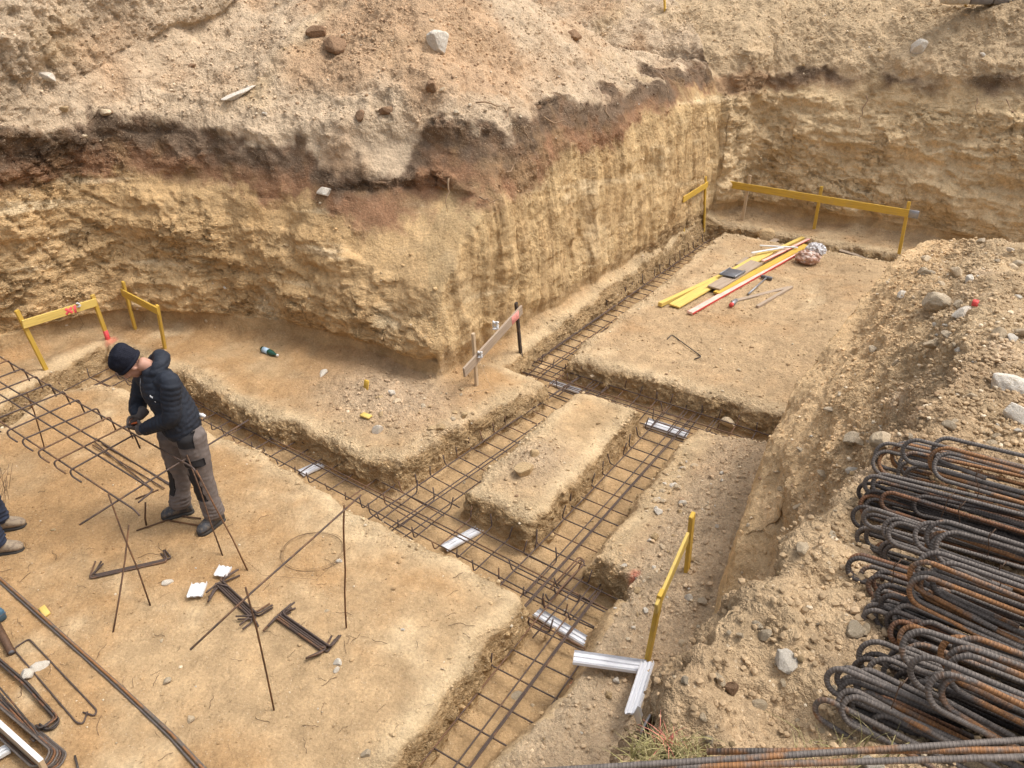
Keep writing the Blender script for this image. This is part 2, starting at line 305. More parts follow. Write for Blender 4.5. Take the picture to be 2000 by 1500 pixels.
# ------------------------------------------------------------------ the spoil hill on the right, on which the bar stock lies
def hill_profile(a):
    foot = np.interp(a, [0, 2, 3.3, 4.5, 5.3, 6, 7, 8, 8.7], [-.80, -.68, -.69, -.91, -.98, -.97, -.82, -.60, -.3])
    lipz = np.interp(a, [0, 3.3, 4.0, 4.5, 5.3, 7, 8, 8.7], [.1, .08, .25, .75, 1.05, 1.5, 1.8, 1.85])
    pb = np.interp(a, [0, .6, 1.1, 2, 3, 4, 5, 6, 8, 8.7], [-.52, -.42, -.28, -.12, .06, .16, .25, .3, .25, .2])
    pz = np.interp(a, [0, 1, 2.5, 4, 6, 8, 8.7], [2.95, 2.95, 2.86, 2.62, 2.3, 1.98, 1.8])
    return foot, lipz, pb, pz
def build_hill():
    A = np.concatenate([np.arange(.25, 4.5, .011), np.arange(4.5, 9.3, .016)])
    t = np.concatenate([np.linspace(0, 1, 50)[:-1], np.linspace(1, 2, 130)[:-1], np.linspace(2, 3, 150)])
    ga, gt = np.meshgrid(A, t, indexing='ij'); na, nt = ga.shape; a = ga.ravel(); tt = gt.ravel()
    foot, lipz, pb, pz = hill_profile(a)
    s1 = np.clip(tt, 0, 1); s2 = np.clip(tt - 1, 0, 1); s3 = np.clip(tt - 2, 0, 1)
    lipb = foot + .07 + .06 * sst(3.4, 4.4, a)
    b = foot - .02 + (lipb - foot) * s1 + (pb - lipb) * s2 + 2.6 * s3
    prof = s2 * np.interp(a, [2, 4], [1.1, 1.0]) - np.interp(a, [2, 4], [.1, 0]) * s2 * s2
    z = -.14 + (lipz + .14) * s1 + (pz - lipz) * prof + (.10 * s3 + .35 * s3 * s3) * (a > 2.5)
    endf = 1 - sst(8.45, 9.25, a); z = -.2 + (z + .2) * endf
    V = np.stack([a, b, z], -1)
    q = V
    blend = np.clip(tt * 1.5, 0, 1)
    sl = s2 * (1 - s3)
    gr = V.reshape(na, nt, 3); du = np.gradient(gr, axis=0); dv = np.gradient(gr, axis=1); nn = np.cross(du, dv); nn /= np.maximum(np.linalg.norm(nn, axis=2, keepdims=True), 1e-9); nn = nn.reshape(-1, 3); nn *= np.sign(nn[:, 2:3] + 1e-6)
    slope = sst(.5, 1.2, tt) * (1 - sst(1.9, 2.3, tt))
    dn = (fbm(q, 1.0, 4, seed=61) * .16 * sst(.9, 1.5, tt) + ridged(q, 2.3, 4, seed=62) * .06 * sst(.8, 1.6, tt) + fbm(q, 6, 3, seed=63) * .022 + slope * (ridged(q * [1, 1, 1.4], 1.6, 4, seed=64) * .11 * np.interp(a, [2, 3.5, 5, 7], [1, 1, .55, .4]) + ridged(q, 4.5, 3, seed=65) * .03))
    dn -= .10 * np.exp(-((tt - 1.12) / .12) ** 2) * sst(3.6, 4.4, a) * (1 - sst(6.8, 7.6, a)) * sst(-.3, .3, fbm(q, 1.3, 2, seed=70))
    dn = dn - (.055 + .075 * (1 - sst(3.6, 4.8, a)) * sst(1.3, 1.9, a)) * sst(.7, 1.2, tt) * (1 - sst(1.7, 2.3, tt)); dn = np.where(tt < 1.35, np.minimum(dn, .02 + .1 * sst(1.0, 1.35, tt)), dn)
    V = V + nn * (dn * blend)[:, None]
    idx = np.arange(na * nt).reshape(na, nt)
    f = np.stack([idx[:-1, :-1], idx[1:, :-1], idx[1:, 1:], idx[:-1, 1:]], -1).reshape(-1, 4)[:, ::-1]
    n1 = fbm(V, .9, 4, seed=66); n2 = fbm(V, 3, 4, seed=67); n3 = fbm(V, 11, 3, seed=68)
    c = mix(np.tile(np.array([.52, .385, .235]), (len(V), 1)), np.tile(np.array([.44, .32, .195]), (len(V), 1)), sst(.2, .8, .5 + n1 + .5 * n2))
    c = mix(c, np.tile(SPOIL * 1.02, (len(V), 1)), .6 * sst(.1, .5, n2 + .2 * s3))
    c = mix(c, np.tile(SAND * 1.35, (len(V), 1)), .8 * (1 - sst(1.35, 1.9, tt)) * sst(3.2, 4.6, a))  # sandy slope, its colour also raised to paint out the shade there
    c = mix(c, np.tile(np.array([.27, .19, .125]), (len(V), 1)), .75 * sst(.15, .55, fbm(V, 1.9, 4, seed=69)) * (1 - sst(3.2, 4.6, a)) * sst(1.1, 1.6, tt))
    c = mix(c, np.tile(OCHRE * 1.1, (len(V), 1)), .8 * (1 - sst(.8, 1.1, tt)))
    c = np.clip(c * (1 + .25 * n2[:, None] + .18 * n3[:, None]), .02, .85)
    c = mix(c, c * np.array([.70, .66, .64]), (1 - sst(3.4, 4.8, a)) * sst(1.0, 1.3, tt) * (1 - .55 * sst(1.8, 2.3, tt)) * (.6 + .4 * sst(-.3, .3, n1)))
    amp = (.016 + .022 * sst(1.0, 1.6, tt) * (1 - .35 * sst(5, 7, a))) * np.where(tt < .2, .3, 1) * np.interp(a, [0, 2, 4, 9], [.55, .7, 1, 1])
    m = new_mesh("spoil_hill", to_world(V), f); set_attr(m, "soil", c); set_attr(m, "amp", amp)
    o = bpy.data.objects.new("spoil_hill", m); COL.objects.link(o); o["kind"] = "structure"; return o

# ------------------------------------------------------------------ materials
def newmat(name):
    m = bpy.data.materials.new(name); m.use_nodes = True
    return m, m.node_tree, m.node_tree.nodes["Principled BSDF"]
def node(nt, typ, ins=None, **kw):
    n = nt.nodes.new(typ)
    for k, v in kw.items(): setattr(n, k, v)
    for k, v in (ins or {}).items():
        s = n.inputs[k]
        if isinstance(v, bpy.types.NodeSocket): nt.links.new(v, s)
        else: s.default_value = v
    return n
def mathn(nt, op, a, b=0.0, clamp=False):
    n = node(nt, "ShaderNodeMath", {0: a, 1: b}, operation=op); n.use_clamp = clamp; return n.outputs[0]
def mixc(nt, fac, a, b, mode='MIX'):
    n = nt.nodes.new("ShaderNodeMix"); n.data_type = 'RGBA'; n.blend_type = mode
    for s, v in ((n.inputs[0], fac), (n.inputs[6], a), (n.inputs[7], b)):
        if isinstance(v, bpy.types.NodeSocket): nt.links.new(v, s)
        elif isinstance(v, (int, float)): s.default_value = v
        else: s.default_value = (*v, 1)
    return n.outputs[2]
def ramp(nt, f, e0, e1, c0=0.0, c1=1.0):
    n = node(nt, "ShaderNodeMapRange", {0: f, 1: e0, 2: e1, 3: c0, 4: c1}); n.clamp = True; return n.outputs[0]
def soil_material():
    m, nt, bs = newmat("soil")
    pos = node(nt, "ShaderNodeTexCoord").outputs["Object"]
    col = node(nt, "ShaderNodeAttribute", attribute_name="soil").outputs["Color"]
    amp = node(nt, "ShaderNodeAttribute", attribute_name="amp").outputs["Fac"]
    def noise(sc, det=6, rough=.6): return node(nt, "ShaderNodeTexNoise", {"Vector": pos, "Scale": sc, "Detail": det, "Roughness": rough}).outputs["Fac"]
    def voro(sc, feat='F1', rnd=1.0): return node(nt, "ShaderNodeTexVoronoi", {"Vector": pos, "Scale": sc, "Randomness": rnd}, feature=feat)
    n_mid, n_fine, n_gr = noise(5.5, 4, .65), noise(42, 4, .7), noise(170, 2, .6)
    c = mixc(nt, 1.0, col, ramp(nt, n_mid, .25, .75, .80, 1.20), 'MULTIPLY')
    c = mixc(nt, 1.0, c, ramp(nt, n_fine, .28, .72, .78, 1.20), 'MULTIPLY')
    c = mixc(nt, 1.0, c, ramp(nt, n_gr, .25, .75, .90, 1.10), 'MULTIPLY')
    # grit: small pale and brown grains embedded in the soil
    v = voro(75)
    sep = node(nt, "ShaderNodeSeparateColor", {0: v.outputs["Color"]})
    grain = ramp(nt, v.outputs["Distance"], .28, .40, 1, 0)
    has = ramp(nt, sep.outputs[0], .80, .84)
    tone = mixc(nt, sep.outputs[1], (.68, .56, .40), (.36, .24, .13))
    gk = mathn(nt, 'MULTIPLY', mathn(nt, 'MULTIPLY', grain, has), ramp(nt, amp, .008, .03, .35, .85))
    c = mixc(nt, gk, c, tone)
    nt.links.new(c, bs.inputs["Base Color"]); bs.inputs["Roughness"].default_value = 1.0; bs.inputs["Specular IOR Level"].default_value = 0.0
    # relief: clods, crumbs and grit
    v1 = voro(9); v2 = voro(26); v3 = voro(70)
    h = mathn(nt, 'MULTIPLY', mathn(nt, 'SUBTRACT', .45, v1.outputs["Distance"]), .7)
    h = mathn(nt, 'ADD', h, mathn(nt, 'MULTIPLY', mathn(nt, 'SUBTRACT', .45, v2.outputs["Distance"]), .42))
    h = mathn(nt, 'ADD', h, mathn(nt, 'MULTIPLY', mathn(nt, 'SUBTRACT', .45, v3.outputs["Distance"]), .16))
    h = mathn(nt, 'ADD', h, mathn(nt, 'MULTIPLY', mathn(nt, 'SUBTRACT', noise(13, 5, .7), .5), 2.0))
    h = mathn(nt, 'MULTIPLY', h, amp)
    led = node(nt, "ShaderNodeAttribute", attribute_name="led").outputs["Fac"]
    mp = node(nt, "ShaderNodeMapping", {"Vector": pos, "Scale": (2.2, 2.2, 8.0), "Rotation": (.12, .10, 0)})
    lay = node(nt, "ShaderNodeTexNoise", {"Vector": mp.outputs[0], "Scale": 2.2, "Detail": 5.0, "Roughness": .68, "Distortion": .5}).outputs["Fac"]
    h = mathn(nt, 'ADD', h, mathn(nt, 'MULTIPLY', mathn(nt, 'MULTIPLY', mathn(nt, 'SUBTRACT', ramp(nt, lay, .25, .75), .5), .05), led))
    h = mathn(nt, 'ADD', h, mathn(nt, 'MULTIPLY', mathn(nt, 'SUBTRACT', n_fine, .5), ramp(nt, amp, .008, .03, .007, .022)))
    ck = node(nt, "ShaderNodeTexNoise", {"Vector": pos, "Scale": 3.4, "Detail": 6.0, "Roughness": .62, "Distortion": .8}).outputs["Fac"]
    ck = ramp(nt, mathn(nt, 'ABSOLUTE', mathn(nt, 'SUBTRACT', ck, .5)), .0, .022, 1, 0)
    h = mathn(nt, 'SUBTRACT', h, mathn(nt, 'MULTIPLY', ck, mathn(nt, 'MULTIPLY', led, .022)))
    d = node(nt, "ShaderNodeDisplacement", {"Height": h, "Midlevel": 0.0, "Scale": 1.0})
    nt.links.new(d.outputs[0], nt.nodes["Material Output"].inputs["Displacement"])
    m.displacement_method = 'BOTH'
    return m
M = {}
M['soil'] = soil_material()
def simple(name, col, rough=.8, metal=0.0, var=.25, scale=6.0, bump=0.0, bscale=60.0, col2=None, spec=.3):
    m, nt, bs = newmat(name)
    pos = node(nt, "ShaderNodeTexCoord").outputs["Object"]
    n = node(nt, "ShaderNodeTexNoise", {"Vector": pos, "Scale": scale, "Detail": 5.0, "Roughness": .65}).outputs["Fac"]
    c = mixc(nt, 1.0, col, ramp(nt, n, .25, .75, 1 - var, 1 + var), 'MULTIPLY')
    if col2 is not None:
        n2 = node(nt, "ShaderNodeTexNoise", {"Vector": pos, "Scale": scale * 2.3, "Detail": 4.0, "Roughness": .7}).outputs["Fac"]
        c = mixc(nt, ramp(nt, n2, .48, .62), c, col2)
    nt.links.new(c, bs.inputs["Base Color"]); bs.inputs["Roughness"].default_value = rough; bs.inputs["Metallic"].default_value = metal
    bs.inputs["Specular IOR Level"].default_value = spec
    if bump:
        nb = node(nt, "ShaderNodeTexNoise", {"Vector": pos, "Scale": bscale, "Detail": 4.0}).outputs["Fac"]
        b = node(nt, "ShaderNodeBump", {"Height": nb, "Distance": bump, "Strength": 1.0}); nt.links.new(b.outputs[0], bs.inputs["Normal"])
    return m
def rebar_material(name, steel, rust, amount, rib=.0008, pitch=.0075):
    m, nt, bs = newmat(name)
    uv = node(nt, "ShaderNodeUVMap").outputs[0]; sx = node(nt, "ShaderNodeSeparateXYZ", {0: uv})
    pos = node(nt, "ShaderNodeTexCoord").outputs["Object"]; oi = node(nt, "ShaderNodeObjectInfo").outputs["Random"]
    off = node(nt, "ShaderNodeVectorMath", {0: pos, 1: (0, 0, 0)}, operation='ADD')
    cmb = node(nt, "ShaderNodeCombineXYZ", {0: mathn(nt, 'MULTIPLY', oi, 37.0), 1: mathn(nt, 'MULTIPLY', oi, 11.0), 2: 0.0}); nt.links.new(cmb.outputs[0], off.inputs[1])
    n1 = node(nt, "ShaderNodeTexNoise", {"Vector": off.outputs[0], "Scale": 5.0, "Detail": 5.0, "Roughness": .7}).outputs["Fac"]
    n2 = node(nt, "ShaderNodeTexNoise", {"Vector": off.outputs[0], "Scale": 60.0, "Detail": 3.0, "Roughness": .7}).outputs["Fac"]
    f = mathn(nt, 'ADD', n1, mathn(nt, 'MULTIPLY', mathn(nt, 'SUBTRACT', oi, .5), .35))
    c = mixc(nt, ramp(nt, f, .62 - amount, .72 - amount), steel, rust)
    c = mixc(nt, 1.0, c, ramp(nt, n2, .25, .75, .62, 1.38), 'MULTIPLY')
    # rolled ribs
    ang = mathn(nt, 'MULTIPLY', sx.outputs[1], 6.2832)
    ph = mathn(nt, 'ADD', mathn(nt, 'MULTIPLY', sx.outputs[0], 6.2832 / pitch), mathn(nt, 'MULTIPLY', mathn(nt, 'SINE', ang), 1.6))
    wv = ramp(nt, mathn(nt, 'SINE', ph), -.1, .75)
    c = mixc(nt, mathn(nt, 'MULTIPLY', mathn(nt, 'SUBTRACT', 1.0, wv), .22), c, (.03, .022, .018))
    b = node(nt, "ShaderNodeBump", {"Height": wv, "Distance": rib, "Strength": 1.0}); nt.links.new(b.outputs[0], bs.inputs["Normal"])
    nt.links.new(c, bs.inputs["Base Color"]); bs.inputs["Roughness"].default_value = .62; bs.inputs["Metallic"].default_value = .15; bs.inputs["Specular IOR Level"].default_value = .45
    return m
M['bar'] = rebar_material("cage steel", (.10, .068, .055), (.20, .105, .055), .06)
M['bar_pile'] = rebar_material("stock steel", (.155, .13, .112), (.31, .145, .055), .065)
M['bar_dark'] = rebar_material("oily steel", (.075, .06, .052), (.22, .10, .045), .05)
M['rod'] = rebar_material("rusty rod", (.12, .062, .032), (.20, .09, .035), .15)
M['wire'] = simple("tie wire", (.11, .065, .04), .6, .3)
def wood_material(name, col, dark, grain=.35, paint=0.0):
    m, nt, bs = newmat(name)
    uv = node(nt, "ShaderNodeUVMap").outputs[0]
    mp = node(nt, "ShaderNodeMapping", {"Vector": uv, "Scale": (3.0, 60.0, 1.0)})
    n = node(nt, "ShaderNodeTexNoise", {"Vector": mp.outputs[0], "Scale": 1.0, "Detail": 5.0, "Roughness": .6, "Distortion": .6}).outputs["Fac"]
    pos = node(nt, "ShaderNodeTexCoord").outputs["Object"]
    n2 = node(nt, "ShaderNodeTexNoise", {"Vector": pos, "Scale": 9.0, "Detail": 5.0, "Roughness": .7}).outputs["Fac"]
    c = mixc(nt, mathn(nt, 'MULTIPLY', ramp(nt, n, .42, .7), grain), col, dark)
    c = mixc(nt, mathn(nt, 'MULTIPLY', ramp(nt, n2, .52, .75), .45), c, (.42, .30, .16))
    nt.links.new(c, bs.inputs["Base Color"]); bs.inputs["Roughness"].default_value = .7; bs.inputs["Specular IOR Level"].default_value = .3
    b = node(nt, "ShaderNodeBump", {"Height": n, "Distance": .0012, "Strength": .8}); nt.links.new(b.outputs[0], bs.inputs["Normal"])
    return m
M['yellow'] = wood_material("yellow glazed timber", (.62, .40, .065), (.34, .20, .035), .6)
M['yellow2'] = wood_material("pale yellow timber", (.70, .51, .14), (.44, .29, .08), .55)
M['greywood'] = wood_material("weathered timber", (.40, .31, .23), (.20, .15, .11), .6)
M['palewood'] = wood_material("pale timber", (.55, .42, .28), (.33, .23, .14), .5)
M['darkwood'] = wood_material("dark stake", (.06, .045, .038), (.03, .022, .02), .5)
M['pink'] = simple("survey spray", (.85, .12, .13), .7, var=.3, scale=25)
M['pinkpale'] = simple("worn survey spray", (.75, .30, .26), .8, var=.3, scale=25)
M['white'] = simple("white profile", (.72, .72, .74), .45, var=.08, scale=10, spec=.5)
M['whitepvc'] = simple("white plastic", (.72, .71, .70), .4, var=.08, scale=10)
M['redpaint'] = simple("red paint", (.60, .07, .06), .5, var=.2, scale=20)
M['redwhite'] = simple("faded red board", (.72, .48, .40), .6, var=.25, scale=8)
M['black'] = simple("dark plastic and bore shade", (.12, .12, .13), .45, var=.3, scale=9)
M['greymetal'] = simple("worn steel", (.30, .30, .31), .45, .6, var=.3, scale=14)
M['stone'] = simple("limestone", (.64, .51, .35), .9, var=.30, scale=11, bump=.006, bscale=40, col2=(.50, .38, .24), spec=.15)
M['stonewhite'] = simple("white stone", (.70, .64, .55), .9, var=.25, scale=9, bump=.006, bscale=40, col2=(.55, .46, .34), spec=.15)
M['stonegrey'] = simple("grey stone", (.52, .43, .31), .9, var=.3, scale=9, bump=.006, bscale=40, col2=(.42, .32, .21), spec=.15)
M['stonebrown'] = simple("brown clod", (.30, .19, .115), .95, var=.4, scale=9, bump=.01, bscale=30, spec=.05)
M['clod'] = simple("sandy clod", (.58, .42, .24), 1.0, var=.3, scale=12, bump=.01, bscale=40, spec=.0)
M['slate'] = simple("dark slate", (.20, .175, .15), .7, var=.4, scale=4, bump=.01, bscale=12)

# ------------------------------------------------------------------ mesh building helpers
LOC = {}
class MB:
    def __init__(s): s.v, s.f, s.uv, s.mi = [], [], [], []
    def quad_strip(s, rings, uvs, closed=True, cap=True, mi=0):
        base = len(s.v); n = len(rings[0])
        for r in rings: s.v += [tuple(p) for p in r]
        for i in range(len(rings) - 1):
            for j in range(n if closed else n - 1):
                k = (j + 1) % n
                s.f.append((base + i * n + j, base + i * n + k, base + (i + 1) * n + k, base + (i + 1) * n + j))
                s.uv += [(uvs[i], j / n), (uvs[i], (j + 1) / n), (uvs[i + 1], (j + 1) / n), (uvs[i + 1], j / n)]; s.mi.append(mi)
        if cap and closed:
            for i, o in ((0, -1), (len(rings) - 1, 1)):
                idx = [base + i * n + j for j in range(n)]
                s.f.append(tuple(idx[::o])); s.uv += [(uvs[i], .0)] * n; s.mi.append(mi)
        return s
    def tube(s, pts, r, n=8, mi=0):
        pts = [Vector(p) for p in pts]; T = []
        for i in range(len(pts)):
            t = (pts[min(i + 1, len(pts) - 1)] - pts[max(i - 1, 0)]); T.append(t.normalized())
        u = T[0].orthogonal().normalized(); rings, uvs, L = [], [], 0
        for i, p in enumerate(pts):
            if i:
                u = (u - T[i] * u.dot(T[i])).normalized(); L += (p - pts[i - 1]).length
            v = T[i].cross(u); rr = r[i] if hasattr(r, '__len__') else r
            rings.append([p + u * (rr * math.cos(2 * math.pi * k / n)) + v * (rr * math.sin(2 * math.pi * k / n)) for k in range(n)]); uvs.append(L)
        return s.quad_strip(rings, uvs, mi=mi)
    def loft(s, secs, mi=0):
        """secs: (centre, axis1, axis2, r1, r2[, power])"""
        rings = []; n = 20
        for c, a1, a2, r1, r2 in secs:
            c, a1, a2 = Vector(c), Vector(a1), Vector(a2)
            rings.append([c + a1 * (r1 * math.cos(2 * math.pi * k / n)) + a2 * (r2 * math.sin(2 * math.pi * k / n)) for k in range(n)])
        return s.quad_strip(rings, [i * .1 for i in range(len(rings))], mi=mi)
    def box(s, c, ax, ay, az, hx, hy, hz, bev=.003, mi=0):
        """box with chamfered long edges, long axis ax; UV runs along it"""
        c, ax, ay, az = Vector(c), Vector(ax).normalized(), Vector(ay).normalized(), Vector(az).normalized()
        b = min(bev, hy * .4, hz * .4, hx * .4)
        def ring(x, sh):
            y1, z1 = hy - sh, hz - sh
            pr = [(-y1 + b, -z1), (y1 - b, -z1), (y1, -z1 + b), (y1, z1 - b), (y1 - b, z1), (-y1 + b, z1), (-y1, z1 - b), (-y1, -z1 + b)]
            return [c + ax * x + ay * y + az * z for y, z in pr]
        n = max(1, int(hx * 2 / .25)); xs = [-hx] + [-hx + b] + [(-hx + b) + (2 * hx - 2 * b) * k / n for k in range(1, n)] + [hx - b, hx]
        rings = [ring(x, b * .7 if i in (0, len(xs) - 1) else 0) for i, x in enumerate(xs)]
        return s.quad_strip(rings, [x for x in xs], mi=mi)
    def build(s, name, mat, parent=None, loc=None, smooth=True):
        loc = Vector(loc) if loc is not None else (LOC[parent.name] if parent is not None else Vector((0, 0, 0)))
        me = bpy.data.meshes.new(name); me.from_pydata([tuple(Vector(p) - loc) for p in s.v], [], s.f)
        uvl = me.uv_layers.new(name="UVMap"); uvl.data.foreach_set("uv", [x for t in s.uv for x in t])
        mats = mat if isinstance(mat, (list, tuple)) else [mat]
        for m in mats: me.materials.append(M[m] if isinstance(m, str) else m)
        if len(mats) > 1: me.polygons.foreach_set("material_index", s.mi)
        me.polygons.foreach_set("use_smooth", [smooth] * len(me.polygons)); me.update()
        o = bpy.data.objects.new(name, me); COL.objects.link(o)
        LOC[o.name] = loc.copy()
        if parent is not None: o.parent = parent
        else: o.location = loc
        return o
def fillet(pts, r, n=5):
    pts = [Vector(p) for p in pts]; out = [pts[0]]
    for i in range(1, len(pts) - 1):
        p = pts[i]; d0 = (pts[i - 1] - p); d1 = (pts[i + 1] - p)
        k = min(r, d0.length * .49, d1.length * .49); q0 = p + d0.normalized() * k; q1 = p + d1.normalized() * k
        for j in range(n + 1):
            t = j / n; out.append(q0 * (1 - t) ** 2 + p * (2 * t * (1 - t)) + q1 * t * t)
    out.append(pts[-1]); return out
def densify(pts, step):
    out = [Vector(pts[0])]
    for p, q in zip(pts[:-1], pts[1:]):
        p, q = Vector(p), Vector(q); n = max(1, int((q - p).length / step))
        out += [p.lerp(q, k / n) for k in range(1, n + 1)]
    return out
def tag(o, label, cat, group=None, kind=None):
    o["label"] = label; o["category"] = cat
    if group: o["group"] = group
    if kind: o["kind"] = kind
    return o
def thing(name, label, cat, loc, group=None):
    o = bpy.data.objects.new(name, None); COL.objects.link(o); o.location = loc; LOC[o.name] = Vector(loc); o.empty_display_size = .1
    return tag(o, label, cat, group)
GROUND, BANK = split_objects()
HILL = build_hill()
for o in (GROUND, BANK, HILL): o.data.materials.append(M['soil'])
def bvh_of(objs):
    Vs, Fs, off = [], [], 0
    for o in objs:
        me = o.data; V, _ = mesh_np(me); lv = np.empty(len(me.loops), np.int32); me.loops.foreach_get("vertex_index", lv)
        Vs.append(V); Fs.append(lv.reshape(-1, 4) + off); off += len(V)
    return BVHTree.FromPolygons(np.concatenate(Vs).tolist(), np.concatenate(Fs).tolist())
SOIL = bvh_of((GROUND, BANK, HILL))
def G(x, y, up=0.0):                # the soil surface seen at a photo coordinate
    hit = SOIL.ray_cast(CAM, ray(x, y).normalized(), 60)
    p = hit[0] if hit[0] is not None else W(x, y, 0)
    return Vector(p) + Vector((0, 0, up))
def ground_z(x, y, z0=8.0):
    h = SOIL.ray_cast(Vector((x, y, z0)), Vector((0, 0, -1)), 20)
    return h[0].z if h[0] is not None else 0.0
def GN(x, y):
    h = SOIL.ray_cast(CAM, ray(x, y).normalized(), 60)
    if h[0] is None: return W(x, y, 0), Vector((0, 0, 1))
    n = h[1] if h[1].dot(ray(x, y)) < 0 else -h[1]
    return h[0], n

# ------------------------------------------------------------------ reinforcement cages lying in the trenches
UA = Vector((EA[0], EA[1], 0)); UB = Vector((EB[0], EB[1], 0)); UZ = Vector((0, 0, 1))
def cage(label, origin, u, v, length, bars, width, spacing=.23, leg=.14, hooks='L', r=.0066, mat='bar', legdir=UZ, start=.1, crossz=-.016, group=None):
    root = thing("rebar_cage", label, "rebar cage", origin, group)
    u, v = u.normalized(), v.normalized(); rr = random.Random(int(abs(origin.x * 991 + origin.y * 77)))
    for k, t in enumerate(list(bars) + [bars[-1] * .5 + .03]):
        if k == len(bars) and label.startswith('raised'): continue
        pts = [origin + v * (t + rr.uniform(-.012, .012)) + u * (-.02 - rr.uniform(0, .06)), origin + v * (t + rr.uniform(-.01, .01)) + u * (length * .5) + UZ * rr.uniform(-.012, .004), origin + v * (t + rr.uniform(-.012, .012)) + u * (length + rr.uniform(0, .06))]
        MB().tube(densify(pts, .3), r, 8).build("long_bar", mat, root)
    n = int((length - 2 * start) / spacing); meshes = []
    for q in range(3):
        tl = rr.uniform(-.05, .02); path = [v * -.03, v * (width + .03)]
        if 'L' in hooks: path = [v * (-.075 - tl) + legdir * (leg * rr.uniform(.75, 1.15)) + u * rr.uniform(-.03, .03), v * -.05 + legdir * .0] + path[1:]
        if 'R' in hooks: path = path[:-1] + [v * (width + .05), v * (width + .07) + legdir * (leg * rr.uniform(.7, 1.1)) + u * rr.uniform(-.03, .03)]
        meshes.append(path)
    protos = []
    for k in range(n + 1):
        p = origin + u * (start + spacing * k + rr.uniform(-.025, .025)) + UZ * crossz + v * rr.uniform(-.02, .02)
        if len(protos) < 3:
            m = MB(); m.tube([p + q for q in fillet(meshes[len(protos)], .035)], r, 8); o = m.build("cross_bar", mat, root); protos.append((o, p))
        else:
            src, p0 = protos[k % 3]; o = src.copy(); COL.objects.link(o); o.parent = root; o.location = p - p0
            o.rotation_euler = (0, 0, 0)
    return root
GC = "rebar cages laid in the footing trenches"
zc = -.27
sk = (UB - UA * .075).normalized(); skp = (UA + UB * .075).normalized()
cage("long dark rebar cage in the cross trench behind the worker, running to the corner", AB(4.22 + .065 * 4.55, -8.55, zc), sk, skp, 7.0, [-.22, 0, .18, .37], .42, .235, .13, 'LR', group=GC)
k3 = (UA + UB * .135).normalized(); k3p = (UB - UA * .135).normalized()
cage("rebar cage in the middle trench between the corner step and the sand block", AB(4.05, -4.08, zc), k3, k3p, 3.5, [0, .012, .30, .44], .5, .20, .14, 'L', group=GC)
k4 = (UA + UB * .05).normalized(); k4p = (UB - UA * .05).normalized()
cage("rebar cage in the trench right of the sand block, beside the rubble slope", AB(3.7, -2.57, zc), k4, k4p, 3.75, [0, .21, .30, .52], .56, .205, .14, 'LR', group=GC)
cage("rebar cage in the nearest trench running out under the front edge", AB(.9, -2.17, zc), (UA + UB * .02).normalized(), UB, 3.45, [0, .2, .29, .5], .53, .25, .12, 'LR', group=GC)
cage("rebar cage in the far cross trench below the board stack platform", AB(7.5, -4.3, zc + .02), (UB - UA * .03).normalized(), -UA, 3.35, [0, .2, .33, .55], .5, .2, .12, 'L', group=GC)
cage("rebar cage in the long narrow trench along the grooved earth wall", AB(7.35, -4.3, zc), (UA + UB * .072).normalized(), (UB - UA * .072).normalized(), 5.75, [0, .012, .28, .4], .48, .19, .14, 'L', group=GC)
cage("rebar cage in the side trench by the pink marked board, behind the raised cage", AB(1.2, -8.62, zc), (UA - UB * .05).normalized(), UB, 3.35, [0, .2, .42], .5, .3, .12, 'L', group=GC)
# a lapping stirrup at the crossing of the near trenches
for i, (p, q, rr_) in enumerate((((1068, 1172), (1140, 1095), .02), ((1085, 1160), (1143, 1100), .0))):
    a_, b_ = W(*p, -.25), W(*q, -.25); d = (b_ - a_).normalized(); s_ = d.cross(UZ)
    m = MB(); m.tube(fillet([a_ + UZ * .08 - d * .02, a_ + s_ * rr_, b_ + s_ * rr_, b_ + UZ * .02 - s_ * .05, a_.lerp(b_, .2) - s_ * .05], .03), .0075)
    tag(m.build("rebar_hairpin", 'bar', loc=a_), "short lapped hairpin bar tied in where the two nearest cages cross", "rebar", "lapped hairpin bars at the crossing")

# ------------------------------------------------------------------ the cage being tied, held up on rods
zr_ = .78
e_far, e_near = W(378, 914, zr_), W(268, 1000, zr_)
root = thing("rebar_cage", "raised flat rebar cage the worker is tying, held up on thin rods", "rebar cage", W(200, 900, 0))
ud = (W(0, 703, zr_) - W(258, 853, zr_)).normalized()
for (p, L, hk) in ((W(378, 914, zr_), 4.2, -UZ * .07 - ud * .05), (W(193, 862, zr_), 3.2, None), (W(300, 957, zr_), 4.1, (W(300, 957, zr_) - W(266, 985, zr_)).normalized() * -.16), (W(262, 995, zr_), 3.8, -UZ * .03 - ud * .06)):
    pts = [p + ud * L, p + ud * L * .5 - UZ * .015, p]
    if hk is not None: pts.append(p + hk)
    MB().tube(densify(fillet(pts, .04), .25), .0075).build("long_bar", 'bar', root)
prs = [((143, 915), (255, 853)), ((112, 898), (241, 834)), ((81, 878), (207, 817)), ((50, 856), (182, 800)), ((20, 839), (146, 783)), ((-12, 820), (118, 768)), ((-40, 803), (90, 752)), ((-66, 787), (64, 737)), ((-92, 771), (38, 722)), ((-118, 756), (10, 706))]
for (n_, f_) in prs:
    a_, b_ = W(*n_, zr_ + .016), W(*f_, zr_ + .016); d = (b_ - a_).normalized()
    pts = fillet([a_ - UZ * .07 - ud * .12 - d * .02, a_ - UZ * .055 - d * .03, a_ - d * .03, b_ + d * .035, b_ + d * .05 - UZ * .15], .028)
    MB().tube(pts, .0075).build("cross_bar", 'bar', root)
